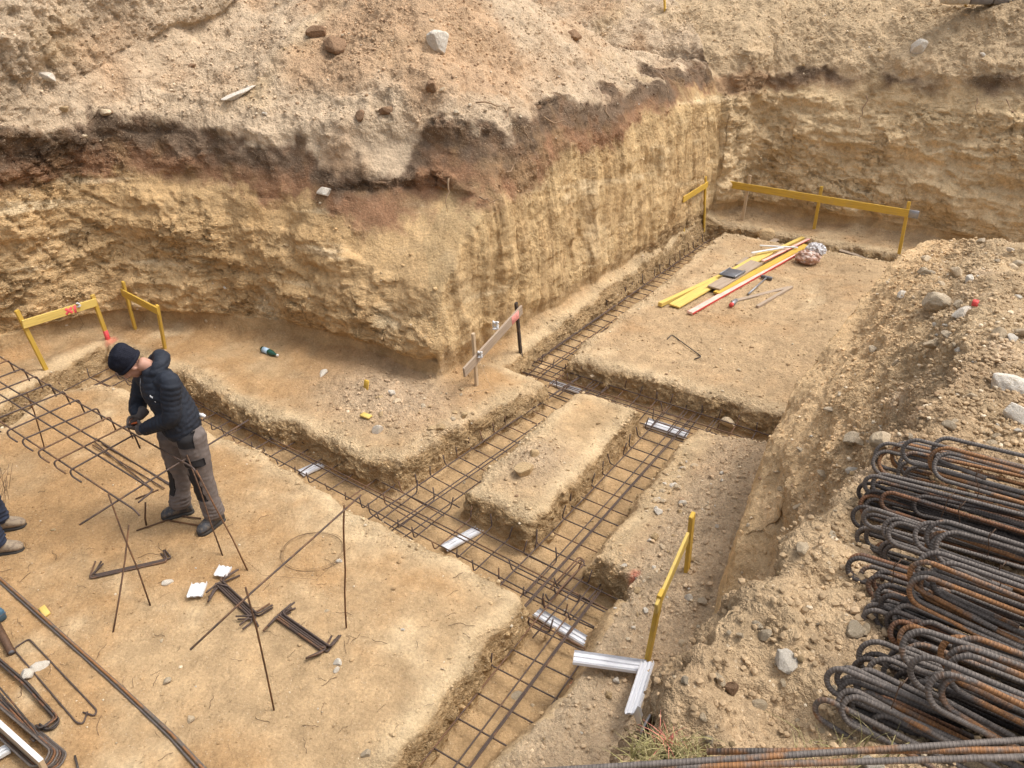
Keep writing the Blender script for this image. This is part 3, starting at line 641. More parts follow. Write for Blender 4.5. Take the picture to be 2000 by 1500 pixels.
def rod(label, p, q, r=.0065, mat='rod', name="support_rod", cat="rod", group=None, n=3):
    p, q = Vector(p), Vector(q); d = q - p; s_ = d.cross(UZ).normalized() if abs(d.normalized().z) < .95 else UA
    pts = [p + d * (k / n) + s_ * (.006 * math.sin(k * 2.1 + p.x * 9)) for k in range(n + 1)]
    return tag(MB().tube(pts, r, 8).build(name, mat, loc=p), label, cat, group)
GR = "thin rods propping up the cages being tied"
rod("rusty rod leaning back under the near end of the raised cage", W(295, 1185, -.05), W(212, 965, .80), group=GR)
rod("short rusty rod crossing the leaning prop under the raised cage", W(222, 1238, -.05), W(253, 1025, .50), group=GR)
rod("long grey rod lying level under the raised cage, behind the worker's legs", W(155, 1025, .755), W(485, 820, .765), .0075, 'bar', group=GR)
rod("rod in front of the worker's shin, its foot nearer the worker's boot", W(437, 1090, -.05), W(365, 888, .80), group=GR)
rod("rod in front of the worker's shin, its foot farther right of the boot", W(487, 1120, -.05), W(384, 918, .80), group=GR)
rod("thin rod standing upright beneath the middle of the raised cage", W(89, 878, -.05), W(53, 765, .76), group=GR)
b6 = W(688, 1225, 0); n6 = Vector((0, 1, 0)); t6 = onplane(671, 988, b6, n6)
b7 = W(535, 1380, 0); t7 = onplane(481, 1146, b7, n6)
rod("upright rusty rod with a bent foot beside the wire coil", b6 + Vector((-.05, 0, -.01)), t6, group=GR, n=6)
rod("upright rusty rod nearest the front of the trodden platform", b7 - UZ * .05, t7, group=GR)
c6, c7 = onplane(676, 992, b6, n6), onplane(487, 1163, b7, n6); dd = (c6 - c7)
rod("long slanting rod resting on two uprights above the bent bar bundles", c7 - dd * .52, c6 + dd * .17, .0068, 'bar', group=GR)

# ------------------------------------------------------------------ loose bars on the platform
def gbar(label, pix, r=.0075, mat='bar', up=.012, name="rebar", cat="rebar", group=None, fil=.03, off=(0, 0, 0), fixed_z=None):
    pts = [(W(x, y, fixed_z) if fixed_z is not None else G(x, y, up)) + Vector(off) for x, y in pix]
    return tag(MB().tube(densify(fillet(pts, fil), .12) if fil else densify(pts, .15), r, 8).build(name, mat, loc=pts[0]), label, cat, group)
for k, (dx, dy, up) in enumerate(((0, 0, .01), (-7, 3, .011), (-3, 1, .025))):
    gbar("one of three long straight bars lying together across the platform", [(-70 + dx, 1068 + dy), (48 + dx, 1172 + dy), (230 + dx, 1335 + dy), (340 + dx * 1.4, 1437 + dy), (420 + dx * 2.0, 1522 + dy)], .0085, 'bar_pile', up, group="three long bars on the platform", fil=0)
for k, (p, q) in enumerate((((188, 858), (330, 948)), ((182, 872), (322, 957)), ((200, 868), (338, 950)), ((186, 866), (300, 960)))):
    gbar("straight bar in the loose bundle on the sand behind the worker's far boot", [p, q], .0065, 'bar', .012 + .008 * (k % 2), group="bars bundled behind the worker's boot", fil=0)
for lab, p, q in (("short cut rod lying in front of the worker's far boot, pointing left", (267, 1038), (348, 1010)), ("short rusty rod between the worker's boots, the upper one", (325, 1006), (393, 1014)), ("short rusty rod between the worker's boots, the lower one", (330, 1018), (396, 1029)), ("bent cut rod left of the worker's far boot", (265, 976), (310, 958))):
    gbar(lab, [p, q], .007, 'rod', .01, "cut_rod", "rod", "cut rods around the worker's boots", fil=0)
p0 = G(285, 1026); rod("short stub of rod standing in the sand before the worker", p0, onplane(283, 982, p0, n6), .008, name="cut_rod")
# bent bar bundles
def bundle(label, group, spine, legs0, legs1, n, mat, name="rebar_stirrup", leg_up=0.02):
    s0, s1 = G(*spine[0], .012), G(*spine[1], .012); d = (s1 - s0).normalized(); side = d.cross(UZ)
    rr = random.Random(len(label))
    for k in range(n):
        l0, l1 = legs0[k % len(legs0)], legs1[k % len(legs1)]
        o = side * ((k % 4) * .016 - .024) + UZ * (.016 * (k // 4)); j = rr.uniform(-.03, .03)
        pts = [G(*l0, .012 + leg_up * (k % 3)) + o + d * j, s0 + o + d * j, s1 + o + d * j, G(*l1, .012 + leg_up * (k % 2)) + o + d * j]
        tag(MB().tube(densify(fillet(pts, .035), .1), .0075).build(name, mat, loc=s0), label, "rebar", group)
bundle("bent bar with hooked ends in the small bundle under the crossing rods", "hooked bars under the crossing rods", ((180, 1130), (333, 1096)), ((195, 1103), (210, 1106)), ((320, 1081), (327, 1080)), 3, 'bar')
bundle("bent bar in the taller stack beside the white strips on the platform", "bent bars beside the white strips", ((427, 1142), (497, 1208)), ((462, 1127), (404, 1170), (410, 1180), (455, 1152)), ((526, 1190), (460, 1213), (505, 1222), (478, 1228)), 9, 'bar')
bundle("bent bar in the stack just left of the upright with the bent foot", "bent bars left of the bent upright", ((543, 1206), (638, 1273)), ((574, 1194), (520, 1236), (570, 1192)), ((658, 1250), (600, 1294), (652, 1247), (604, 1288)), 9, 'bar')
gbar("single flat stirrup open at its hooked end, lying beside the long bars", [(172, 1392), (163, 1416), (150, 1413), (27, 1269), (57, 1249), (190, 1389), (186, 1400), (163, 1393)], .0062, 'bar', .01, "rebar_stirrup", fil=.03)
for k in range(6):
    o = (-.018 * (k % 3), -.01 * (k % 2), .013 * (k // 2))
    gbar("long hooked bar in the left-hand corner stack with its hooks turned in", [(-60, 1236), (60, 1340), (118 + k, 1412 - k), (104 - 2 * k, 1428), (86, 1421)], .0068, 'bar_dark', .012, "rebar_stirrup", group="hooked bars in the corner stack", fil=.03, off=o)
for k in range(7):
    o = (-.012 * k + .02, -.004 * k, .011 * k)
    gbar("closed long stirrup in the corner stack beside the wooden panel", [(-60, 1318), (126, 1474), (112, 1500), (90, 1506), (-60, 1372)], .0068, 'bar_dark' if k % 3 else 'bar_pile', .012, "rebar_stirrup", group="closed stirrups in the corner stack", fil=.035, off=o)
for k in range(4):
    gbar("slack bar crossing the corner stack at an angle", [(-40, 1300 + 14 * k), (70, 1430 + 6 * k), (82 - 3 * k, 1448 + 4 * k), (64, 1452)], .006, 'bar_dark', .05, "rebar_stirrup", group="slack bars across the corner stack", fil=.03)
gbar("upright bent stub at the front edge right of the corner stack", [(148, 1480), (156, 1512)], .007, 'bar_dark', .02, "cut_rod", "rod", fil=0)
p = [G(-14, 1205, .03), G(25, 1280, .03)]
m = MB(); m.tube([p[0], p[1]], .027, 16); m.tube([p[1] - (p[1] - p[0]).normalized() * .002, p[1] + (p[1] - p[0]).normalized() * .0015], .020, 16, 1)  # dark disc paints the shade of the bore on the closed pipe end
tag(m.build("steel_pipe", ['rod', 'black'], loc=p[0]), "short rusty pipe end at the left edge beside the flat stirrup", "pipe")
# bent bar left on the upper platform
gbar("lone hooked bar lying on the upper platform below the board stack", [(1303, 664), (1312, 655), (1370, 698), (1356, 703)], .0068, 'bar_dark', .012, "rebar_stirrup", fil=.04)

# ------------------------------------------------------------------ coil and scraps of tie wire
c0 = G(613, 1080, .012); m = MB(); pts = []
rr = random.Random(4)
for k in range(4 * 40):
    t = 2 * math.pi * k / 40; ra = .245 + .018 * math.sin(k * .13) + .008 * (k // 40); pts.append(c0 + Vector((ra * math.cos(t), ra * .92 * math.sin(t), .006 * (k / 40) + .006 * math.sin(3 * t))))
pts += [c0 + Vector((.30, .05, .01)), c0 + Vector((.1, -.33, .01)), c0 + Vector((-.35, -.28, .008)), c0 + Vector((-.55, -.1, .008))]
tag(m.tube(pts, .0011, 5).build("wire_coil", 'wire', loc=c0), "loose coil of thin rusty tie wire on the platform sand", "wire")
protos = []
for q in range(8):
    L = rr.uniform(.06, .18); a0 = 0; pts = [Vector((0, 0, 0))]
    cv = rr.uniform(-1.6, 1.6)
    for k in range(9):
        a0 += cv * L * 3 * rr.uniform(.3, 1.7) * (1 if rr.random() < .8 else -1.5); pts.append(pts[-1] + Vector((math.cos(a0), math.sin(a0), 0)) * (L / 9) + UZ * (.004 * math.sin(k)))
    me_ = MB().tube(pts, .0014, 4); protos.append(me_)
scr = None; pm = {}
def scrap_at(x, y, q, rz, sc):
    p = G(x, y, .006)
    if q not in pm:
        o = protos[q].build("wire_scrap", 'wire'); pm[q] = o
    else:
        o = pm[q].copy(); COL.objects.link(o)
    o.location = p; o.rotation_euler = (rr.uniform(-.15, .15), rr.uniform(-.15, .15), rz); o.scale = (sc,) * 3
    tag(o, "short curled scrap of tie wire dropped on the trodden sand", "wire scrap", "scraps of tie wire on the sand")
k = 0
while k < 95:
    x, y = rr.uniform(20, 990), rr.uniform(960, 1480)
    if y < 960 + (x - 640) * .6 or (x > 830 and y > 1320 - (x - 830) * .9): continue
    scrap_at(x, y, k % 8, rr.uniform(0, 6.3), rr.choice((.6, .8, 1, 1.3))); k += 1
m = MB()
for k in range(26):
    p = G(rr.uniform(-25, 20), rr.uniform(955, 1005), .02); m.tube([p, p + Vector((rr.uniform(-.1, .1), rr.uniform(.0, .2), rr.uniform(.12, .3)))], .0016, 4)
tag(m.build("wire_bundle", 'wire', loc=G(0, 985)), "sheaf of thin rusty wire ends at the left edge above the boots", "wire")

# ------------------------------------------------------------------ profile boards on stakes
def stake(base, top, w=.05, t=.032, mat='yellow', parent=None, face=None, spike=True):
    d = (top - base).normalized(); f = (face - d * face.dot(d)).normalized(); s_ = d.cross(f)
    m = MB(); b2 = base - d * .12; L = (top - b2).length
    m.box((b2 + top) * .5, d, s_, f, L / 2, w / 2, t / 2, .004)
    return m.build("stake", mat, parent, smooth=False)
def profile_board(label, stakes, ends, bw=.10, bt=.022, mats=('yellow', 'yellow'), front=True, marks=(), fixed=None, name="batter_board", group="batter boards marking the footing lines", sw=.05):
    bases = [G(*s[0]) if fixed is None else W(*s[0], fixed) for s in stakes]
    line = (bases[-1] - bases[0]); line.z = 0; line.normalize(); nrm = line.cross(UZ)
    if nrm.dot(CAM - bases[0]) < 0: nrm = -nrm
    root = thing(name, label, "batter board", bases[0], group)
    for i, (s, b) in enumerate(zip(stakes, bases)):
        top = onplane(*s[1], b, nrm) if abs(nrm.dot(ray(*s[1]).normalized())) > .25 else onplane(*s[1], b, n6)
        stake(b, top, sw, .032, s[2] if len(s) > 2 else mats[0], root, nrm)
    off = nrm * ((.016 + bt / 2 + .002) * (1 if front else -1))
    use = nrm if abs(nrm.dot(ray(*ends[0]).normalized())) > .25 else n6
    p, q = onplane(*ends[0], bases[0] + off, nrm), onplane(*ends[1], bases[-1] + off, nrm)
    d = (q - p).normalized(); f = nrm; s_ = d.cross(f).normalized()
    m = MB(); m.box((p + q) * .5, d, s_, f, (q - p).length / 2, bw / 2, bt / 2, .003)
    bo = m.build("board", mats[1], root, smooth=False)
    for (t, ln, kind) in marks:
        c = p.lerp(q, t) + f * (bt / 2 + .0015) * (1 if True else -1)
        m = MB()
        if kind == 'cross':
            for sg in (-1, 1): m.box(c + f * (.0004 * sg), (d * ln * .6 + s_ * bw * .45 * sg), (s_ * ln - d * bw * .7 * sg), f, ln * .62, .016, .0008, .0003)
        else: m.box(c, d, s_, f, ln / 2, bw * .47, .0008, .0003)
        m.build("spray_mark", 'pink' if kind != 'pale' else 'pinkpale', bo)
    return root, bo, p, q, d, s_, f
r1, bo1, p1, q1, d1, s1, f1 = profile_board("yellow batter board with a pink cross, at the left over the side trench", [((90, 722), (32, 606)), ((211, 662), (180, 576))], ((44, 634), (188, 590)), mats=('yellow', 'yellow2'), marks=((.60, .09, 'cross'), (.685, .035, 'patch')))
b_, t_ = G(211, 662), onplane(180, 576, G(211, 662), f1); dd = (t_ - b_).normalized()
m = MB(); m.box(b_ + dd * .06, dd, dd.cross(f1), f1, .065, .0265, .0175, .003); m.build("spray_mark", 'pink', r1)
def knot(bo, root_loc_parent, c, r=.02, mat='whitepvc', tail=.0):
    m = MB(); pts = [c + Vector((r * .8 * math.sin(k * 1.3), r * .8 * math.cos(k * 1.7), r * 1.2 * math.sin(k * .9))) for k in range(14)]
    m.tube(pts, r * .35, 6); m.build("string_knot", mat, root_loc_parent)
knot(bo1, r1, p1.lerp(q1, .74) + f1 * .02 + UZ * .04, .022)
MB().tube([p1.lerp(q1, .68) + f1 * .03, p1.lerp(q1, .70) + f1 * .06 - UZ * .2, G(151, 652, .0)], .002, 5).build("string", 'wire', r1)
profile_board("small yellow batter board by the earth wall, right of the pink crossed one", [((264, 642), (240, 550)), ((322, 680), (307, 596))], ((238, 571), (309, 608)), front=True)
r3, bo3, p3, q3, d3, s3, f3 = profile_board("grey batter board with worn pink paint beside the wall corner", [((931, 752), (924, 651), 'palewood'), ((1017, 690), (1008, 591), 'darkwood')], ((906, 728), (1019, 604)), bw=.12, bt=.025, mats=('palewood', 'greywood'), marks=((.86, .17, 'pale'),), sw=.045)
knot(bo3, r3, p3.lerp(q3, .22) + f3 * .03 + UZ * .05, .03); knot(bo3, r3, p3.lerp(q3, .6) - f3 * .06 + UZ * .09, .04)
MB().tube([p3.lerp(q3, .2) + f3 * .03, p3.lerp(q3, .18) + f3 * .2 - UZ * .3, G(900, 775, .01)], .0022, 5).build("string", 'palewood', r3)
profile_board("narrow yellow batter board far back in the corner by the grooved wall", [((1335, 450), (1335, 384)), ((1375, 442), (1378, 345))], ((1334, 390), (1382, 360)), front=True)
r5, bo5, p5, q5, d5, s5, f5 = profile_board("longest yellow batter board on three stakes before the rear earth wall", [((1450, 430), (1465, 342), 'palewood'), ((1590, 446), (1605, 364)), ((1756, 495), (1776, 394))], ((1405, 357), (1794, 420)), bw=.12)
m = MB(); m.box(q5 - d5 * .07, d5, s5, f5, .072, .0615, .0125, .003); m.build("tarred_end", 'greymetal', bo5)
profile_board("near yellow batter board seen edge-on at the foot of the spoil hill", [((1264, 1292), (1291, 1157)), ((1340, 1130), (1352, 1005))], ((1281, 1190), (1343, 1048)), bw=.10, front=True, mats=('yellow', 'yellow2'), sw=.08, fixed=.02)
# survey stakes up on the rear slope
for (x, y0, y1, lab) in ((1299, 20, -30, "thin yellow stake on the rear slope above the heap"), (1886, 12, -40, "yellow stake on the rear slope in front of the dark stone stack")):
    b = G(x, y0); tg = stake(b, onplane(x - 3, y1, b, n6), .05, .03, 'yellow', None, n6) if False else None
    m = MB(); t = onplane(x - 3, y1, b, n6); d = (t - b).normalized(); m.box((b - d * .1 + t) * .5, d, UA, d.cross(UA), ((t - b).length + .1) / 2, .025, .016, .004)
    tag(m.build("survey_stake", 'yellow', loc=b, smooth=False), lab, "stake")

# ------------------------------------------------------------------ white spacer profiles under the cages
def profile(label, p, q, w=.10, name="spacer_profile", group=None, lips=True, mat='white', roll=0.0):
    p, q = Vector(p), Vector(q); d = (q - p).normalized(); s_ = d.cross(UZ).normalized(); u = s_.cross(d)
    s2 = s_ * math.cos(roll) + u * math.sin(roll); u2 = d.cross(s2) * -1 if False else s2.cross(d); L = (q - p).length / 2; c = (p + q) * .5
    h = .022
    prof = [(-w / 2, h), (-w / 2, 0), (-w * .3, 0), (-w * .28, .012), (-w * .1, .012), (-w * .08, 0), (w * .08, 0), (w * .1, .012), (w * .28, .012), (w * .3, 0), (w / 2, 0), (w / 2, h)]
    th = .003; inner = [(x * (1 - .04), z + th) for x, z in prof]
    ring = prof + inner[::-1]
    m = MB(); m.quad_strip([[c - d * L + s2 * x + u2 * z for x, z in ring], [c - d * L * .0 + s2 * x + u2 * z for x, z in ring], [c + d * L + s2 * x + u2 * z for x, z in ring]], [0, L, 2 * L])
    return tag(m.build(name, mat, loc=p, smooth=False), label, "spacer profile", group)
GP = "white spacer profiles under the cages"
zf = -.385
profile("white spacer strip under the long cross-trench cage, below the yellowish step edge", W(588, 926, zf), W(652, 897, zf), .115, group=GP)
profile("white spacer strip in the cross trench touching the near corner of the sand block", W(868, 1072, zf + .02), W(938, 1034, zf), .10, group=GP)
profile("ribbed grey-white strip across the nearest trench beside the platform corner", W(1047, 1197, zf + .02), W(1162, 1266, zf + .03), .10, group=GP)
profile("wide white strip under the cage at the far right corner of the sand block", W(1262, 826, zf), W(1342, 851, zf), .16, group=GP)
profile("thin white strip at the far left corner of the sand block", W(1076, 748, zf), W(1132, 766, zf), .09, group=GP)
profile("small white strip in the side trench behind the raised cage", W(112, 734, zf), W(135, 746, zf), .09, group=GP)
profile("white ribbed profile lying level from the trench edge to the near yellow stake", W(1120, 1286, .07), W(1262, 1306, .07), .125, roll=.15)
pb_ = profile("white ribbed profile lying against the spoil hill foot, end bent down", W(1266, 1295, .15), W(1234, 1396, .20), .09, roll=-.35)
m = MB(); p, q = G(1240, 1398, .06), G(1258, 1424, .02); m.box((p + q) * .5, (q - p), UA, UZ, (q - p).length * .55, .03, .012, .003); tag(m.build("profile_offcut", 'greymetal', loc=p), "bent grey offcut at the lower end of the profile by the hill foot", "offcut")
profile("white offcut of profile standing at the left of the bent bar stack", G(382, 1172, .03), G(392, 1146, .03), .12, name="profile_offcut", mat='whitepvc')
profile("white offcut of profile at the upper end of the bent bar stack", G(432, 1132, .03), G(444, 1116, .05), .11, name="profile_offcut", mat='whitepvc')
profile("white curved plastic strip at the bottom left corner beside the panel", G(-20, 1490, .02), G(24, 1468, .03), .07, name="plastic_strip", mat='whitepvc')
# panel and odds at the lower left
p, q = G(-35, 1396, .0), G(92, 1512, .0); d = (q - p).normalized(); s_ = d.cross(UZ)
m = MB(); c = (p + q) * .5 + UZ * .06; m.box(c, d, s_, UZ, (q - p).length / 2 + .02, .014, .09, .003)
pn = thing("formwork_panel", "brown formwork panel with a white top edge standing at the bottom left", "panel", p)
m.build("panel_board", 'palewood', pn, smooth=False); m = MB(); m.box(c + UZ * .0925, d, s_, UZ, (q - p).length / 2 + .02, .0145, .003, .001); m.build("white_edge", 'whitepvc', pn)
p = G(88, 1196, .012); m = MB(); m.box(p, G(96, 1206) - G(80, 1184), UA, UZ, .06, .025, .009, .003)
tag(m.build("wood_offcut", 'yellow2', loc=p), "yellow wood offcut lying beside the three long bars", "offcut")
p = G(-26, 1216, .05); M['bluecase'] = simple("blue plastic", (.06, .12, .17), .4, var=.2)
bc = thing("tool_case", "dark blue tool case showing its corner at the left edge", "tool case", p - UZ * .05)
m = MB(); m.box(p - UA * .02, UB, UA, UZ, .10, .13, .05, .012); m.build("case_body", 'bluecase', bc)
m = MB(); m.box(p - UA * .02 + UZ * .012, UB, UA, UZ, .102, .132, .004, .001); m.build("lid_seam", 'black', bc)
p = G(716, 757, .035); m = MB(); m.box(p, UZ + UA * .3, UB, UA, .055, .03, .012, .003); tag(m.build("wood_offcut", 'yellow', loc=p), "yellow wood offcut sticking up by the foot of the earth corner", "offcut")
p = G(715, 814, .014); m = MB(); m.box(p, UB, UA, UZ, .06, .035, .01, .003); tag(m.build("wood_offcut", 'yellow2', loc=p), "pale wood offcut lying flat beside the rubble on the step", "offcut")

# ------------------------------------------------------------------ the stack of boards on the far platform
def plank(label, p, q, w, t, mat, name="plank", up=0.0, group=None, side=None, cat="plank", roll=0.0):
    a_, b_ = G(*p), G(*q); a_.z += up + t / 2; b_.z += up + t / 2
    d = (b_ - a_).normalized(); s_ = d.cross(UZ).normalized(); u = s_.cross(d)
    s2 = s_ * math.cos(roll) + u * math.sin(roll); u2 = s2.cross(d)
    m = MB(); m.box((a_ + b_) * .5, d, s2, u2, (b_ - a_).length / 2, w / 2, t / 2, .004)
    if side:
        m.box((a_ + b_) * .5 + s2 * (w / 2 + .001), d, s2, u2, (b_ - a_).length / 2 - .004, .0012, t / 2 - .003, .0005, 1)
        m.box((a_ + b_) * .5 - s2 * (w / 2 + .001), d, s2, u2, (b_ - a_).length / 2 - .004, .0012, t / 2 - .003, .0005, 1)
    return tag(m.build(name, [mat, side] if side else mat, loc=a_, smooth=False), label, cat, group)
plank("weathered grey plank at the back of the board stack", (1441, 521), (1516, 470), .10, .03, 'greywood', up=.01)
plank("pale yellow square timber along the left of the board stack", (1288, 600), (1567, 470), .065, .06, 'yellow2', up=.01, name="timber")
plank("wide pale yellow board in the middle of the stack, under the grey boards", (1316, 602), (1500, 496), .17, .026, 'yellow2', up=.02)
plank("yellow board along the right of the stack, under the red edged board", (1398, 578), (1574, 484), .10, .028, 'yellow', up=.03)
plank("short red painted lath lying on the yellow boards", (1488, 520), (1578, 476), .05, .02, 'redwhite', up=.075, side='redpaint', cat="lath")
plank("long faded board with red edges along the front of the stack", (1347, 615), (1556, 497), .085, .035, 'redwhite', up=.012, side='redpaint')
plank("grey form board lying on top of the yellow boards", (1392, 572), (1476, 521), .20, .028, 'greywood', up=.062)
plank("white batten lying slantwise on the boards, the longer one", (1466, 505), (1530, 494), .04, .02, 'whitepvc', up=.085, name="batten", cat="batten")
plank("white batten lying across the far end of the stack", (1482, 491), (1556, 495), .03, .02, 'whitepvc', up=.09, name="batten", cat="batten")
p = G(1428, 547, .115); ts = thing("mortar_tub", "dark square mortar tub lid lying on the grey form board", "tub lid", p)
m = MB(); m.box(p, (W(1450, 532, .1) - W(1410, 556, .1)), UB, UZ, .16, .13, .008, .004); m.build("lid_plate", 'black', ts)
for sg in (-1, 1):
    m = MB(); m.box(p + UZ * .012 + UB * (.125 * sg) * .9, (W(1450, 532, .1) - W(1410, 556, .1)), UB, UZ, .16, .008, .01, .002); m.build("lid_rim", 'greymetal', ts)
hm = thing("hammer", "grey hammer with a long handle lying before the board stack", "hammer", G(1463, 576))
a_, b_ = G(1461, 577, .022), G(1496, 546, .03); MB().tube([a_, a_.lerp(b_, .5), b_], [.017, .013, .012], 10).build("handle", 'greymetal', hm)
d = (b_ - a_).normalized(); s_ = d.cross(UZ); m = MB(); m.box(b_ + d * .01, s_, d, UZ, .085, .022, .022, .005); m.build("hammer_head", 'black', hm)
plank("weathered lath lying aslant in front of the hammer", (1430, 590), (1542, 562), .06, .02, 'greywood', name="lath", cat="lath")
plank("grey stake lying alone in front of the lath", (1478, 602), (1546, 563), .045, .04, 'greywood', name="stake_offcut", cat="stake")
sc = thing("spray_can", "grey spray can with a red cap in front of the board stack", "spray can", G(1428, 600))
a_, b_ = G(1436, 592, .035), G(1420, 607, .035); d = (b_ - a_).normalized(); a_ -= d * .02
MB().tube([a_, a_ + d * .005, a_ + d * .16, a_ + d * .17], [.024, .032, .032, .022], 16).build("can_body", 'greymetal', sc)
MB().tube([a_ + d * .17, a_ + d * .175, a_ + d * .215, a_ + d * .225], [.026, .031, .030, .02], 16).build("cap", 'redpaint', sc)
# crumpled bag
def crumple(c, r, seed, sq=(1, 1, 1), sub=4, rough=.25):
    bm = bmesh.new(); bmesh.ops.create_icosphere(bm, subdivisions=sub, radius=1.0)
    V = np.array([v.co[:] for v in bm.verts]); k = 1 + rough * ridged(V, 1.6, 3, seed=seed) + rough * .6 * fbm(V, 4, 3, seed=seed + 1)
    V = V * k[:, None] * r * np.array(sq); bm.verts.ensure_lookup_table()
    m = MB(); m.v = [tuple(Vector(v) + c) for v in V]; m.f = [tuple(v.index for v in f.verts) for f in bm.faces]; m.uv = [(0, 0)] * (3 * len(m.f)); m.mi = [0] * len(m.f); bm.free(); return m
M['bag'] = simple("printed bag", (.36, .20, .14), .35, var=.4, scale=9, col2=(.50, .40, .34), spec=.5)
M['film'] = simple("clear plastic film", (.62, .60, .60), .25, var=.3, scale=14, col2=(.28, .25, .25), spec=.6)
bg_ = thing("plastic_bag", "crumpled brown and white plastic bag at the end of the board stack", "bag", G(1576, 512))
c = G(1576, 514, .10); crumple(c, .17, 71, (1.0, .8, .62)).build("bag_body", 'bag', bg_, smooth=False)
crumple(c + Vector((.12, .06, .10)), .11, 75, (1.1, .8, .8), rough=.5).build("bag_neck", 'film', bg_, smooth=False)
plank("grey weathered board half buried behind the board stack", (1640, 488), (1703, 506), .12, .02, 'greywood', up=-.01)
# bottle
M['glass'] = simple("green bottle glass", (.012, .07, .045), .12, var=.1, spec=.6); M['label'] = simple("pale blue bottle wrapper", (.42, .55, .66), .6, var=.25, scale=30)
bt = thing("bottle", "green bottle with a pale blue wrapper lying on the step", "bottle", G(524, 691))
a_, b_ = G(512, 686, .035), G(540, 697, .03); d = (b_ - a_).normalized()
MB().tube([a_ + d * t for t in (0, .008, .16, .20, .235, .28, .285)], [.02, .036, .036, .030, .016, .0135, .012], 18).build("bottle_glass", 'glass', bt)
MB().tube([a_ + d * .035, a_ + d * .125], .0372, 18).build("wrapper", 'label', bt)
MB().tube([a_ + d * .27, a_ + d * .29], .0155, 12).build("cap", 'whitepvc', bt)

# ------------------------------------------------------------------ stock of bent bars on the spoil hill
def hairpin(label, px, py, h, n, group, wd=.062, L=1.5, L2=None, az=None, tilt=.75, pitch=None, dyy=.0, r=.0067, mat='bar_pile', dip=0.0):
    rr = random.Random(int(px * 13 + py * 7))
    g_ = G(px, py); base = W(px, py, g_.z + h)
    dirs = az if az is not None else R(-33)
    for k in range(n):
        a_ = dirs + rr.gauss(0, .05); d = Vector((math.cos(a_), math.sin(a_), dip + rr.uniform(-.02, .02))).normalized()
        hs = d.cross(UZ).normalized(); s_ = (hs * (1 - tilt) * -1 + UZ * tilt + hs * 0).normalized(); s_ = (s_ - d * s_.dot(d)).normalized()
        stp = pitch if pitch is not None else (hs * .0142 + UZ * -.003)
        tl = tilt + rr.uniform(-.18, .12); s_ = (hs * (1 - tl) * -1 + UZ * tl).normalized(); s_ = (s_ - d * s_.dot(d)).normalized(); o = base + stp * k + d * rr.uniform(-.07, .05) + hs * rr.uniform(-.006, .006)
        w_ = wd * rr.uniform(.9, 1.1) / 2; c = o + d * w_
        arc = [c + s_ * (w_ * math.cos(t)) - d * (w_ * math.sin(t)) for t in [math.pi * q / 10 for q in range(11)]]
        l2 = (L2 * rr.uniform(.85, 1.15)) if L2 else L * rr.uniform(.95, 1.0)
        pts = [arc[0] + d * L, arc[0] + d * L * .5] + arc + ([arc[-1] + d * l2 - s_ * .01 + hs * .01] if L2 else [arc[-1] + d * l2 * .5, arc[-1] + d * l2])
        tag(MB().tube(pts, r, 10).build("rebar_hairpin", mat, loc=o), label, "rebar", group)
A1 = [ # photo x, y, height over soil, count, short return leg
 ("top", 1740, 882, .10, 4, None), ("top", 1742, 904, .05, 4, None), ("top", 1780, 886, .17, 3, None), ("top", 1790, 874, .22, 1, .12),
 ("second", 1698, 940, .08, 2, None), ("second", 1700, 960, .03, 4, None), ("second", 1735, 975, .10, 2, None), ("second", 1690, 985, .02, 3, None),
 ("third", 1680, 1010, .05, 2, None), ("third", 1706, 1018, .10, 3, None), ("third", 1686, 1052, .06, 4, None), ("third", 1678, 1062, .02, 3, None),
 ("hooked", 1826, 1050, .25, 3, .16), ("hooked", 1816, 1066, .16, 2, None), ("hooked", 1799, 1112, .24, 3, .17), ("hooked", 1800, 1142, .20, 3, .2),
 ("fourth", 1682, 1108, .05, 4, None), ("fourth", 1690, 1122, .01, 3, None), ("fourth", 1784, 1150, .10, 2, None), ("fourth", 1758, 1172, .10, 3, .2),
 ("fifth", 1716, 1172, .04, 3, None), ("fifth", 1718, 1200, .03, 3, None), ("fifth", 1759, 1205, .09, 2, None), ("fifth", 1726, 1226, .06, 2, .16), ("fifth", 1765, 1225, .06, 3, None),
 ("sixth", 1818, 1256, .22, 3, None), ("sixth", 1822, 1282, .20, 2, .2), ("sixth", 1707, 1262, .04, 3, .14), ("sixth", 1712, 1296, .05, 3, None), ("sixth", 1694, 1306, .02, 2, None),
 ("seventh", 1796, 1318, .18, 3, .18), ("seventh", 1790, 1342, .07, 3, None), ("seventh", 1800, 1360, .04, 2, None),
 ("front", 1634, 1318, .07, 3, None), ("front", 1633, 1340, .05, 3, None), ("front", 1638, 1366, .04, 2, None), ("front", 1640, 1392, .015, 2, .2), ("front", 1660, 1350, .0, 4, None)]
ROW = {"top": "bent bar in the topmost row of the stock pile on the spoil hill", "second": "bent bar in the second row of the stock pile from the top", "third": "bent bar in the third row of the stock pile, ends flush at left",
 "hooked": "bent bar with a short cut return leg lying high on the stock pile", "fourth": "bent bar in the middle row of the stock pile below the hooked ones", "fifth": "bent bar with a tight loop in the row below the middle of the stock pile",
 "sixth": "bent bar in the row lying over the tight loops in the stock pile", "seventh": "bent bar in the row beside the grey boulder in the stock pile", "front": "bent bar in the nearest row of the stock pile, reaching farthest left"}
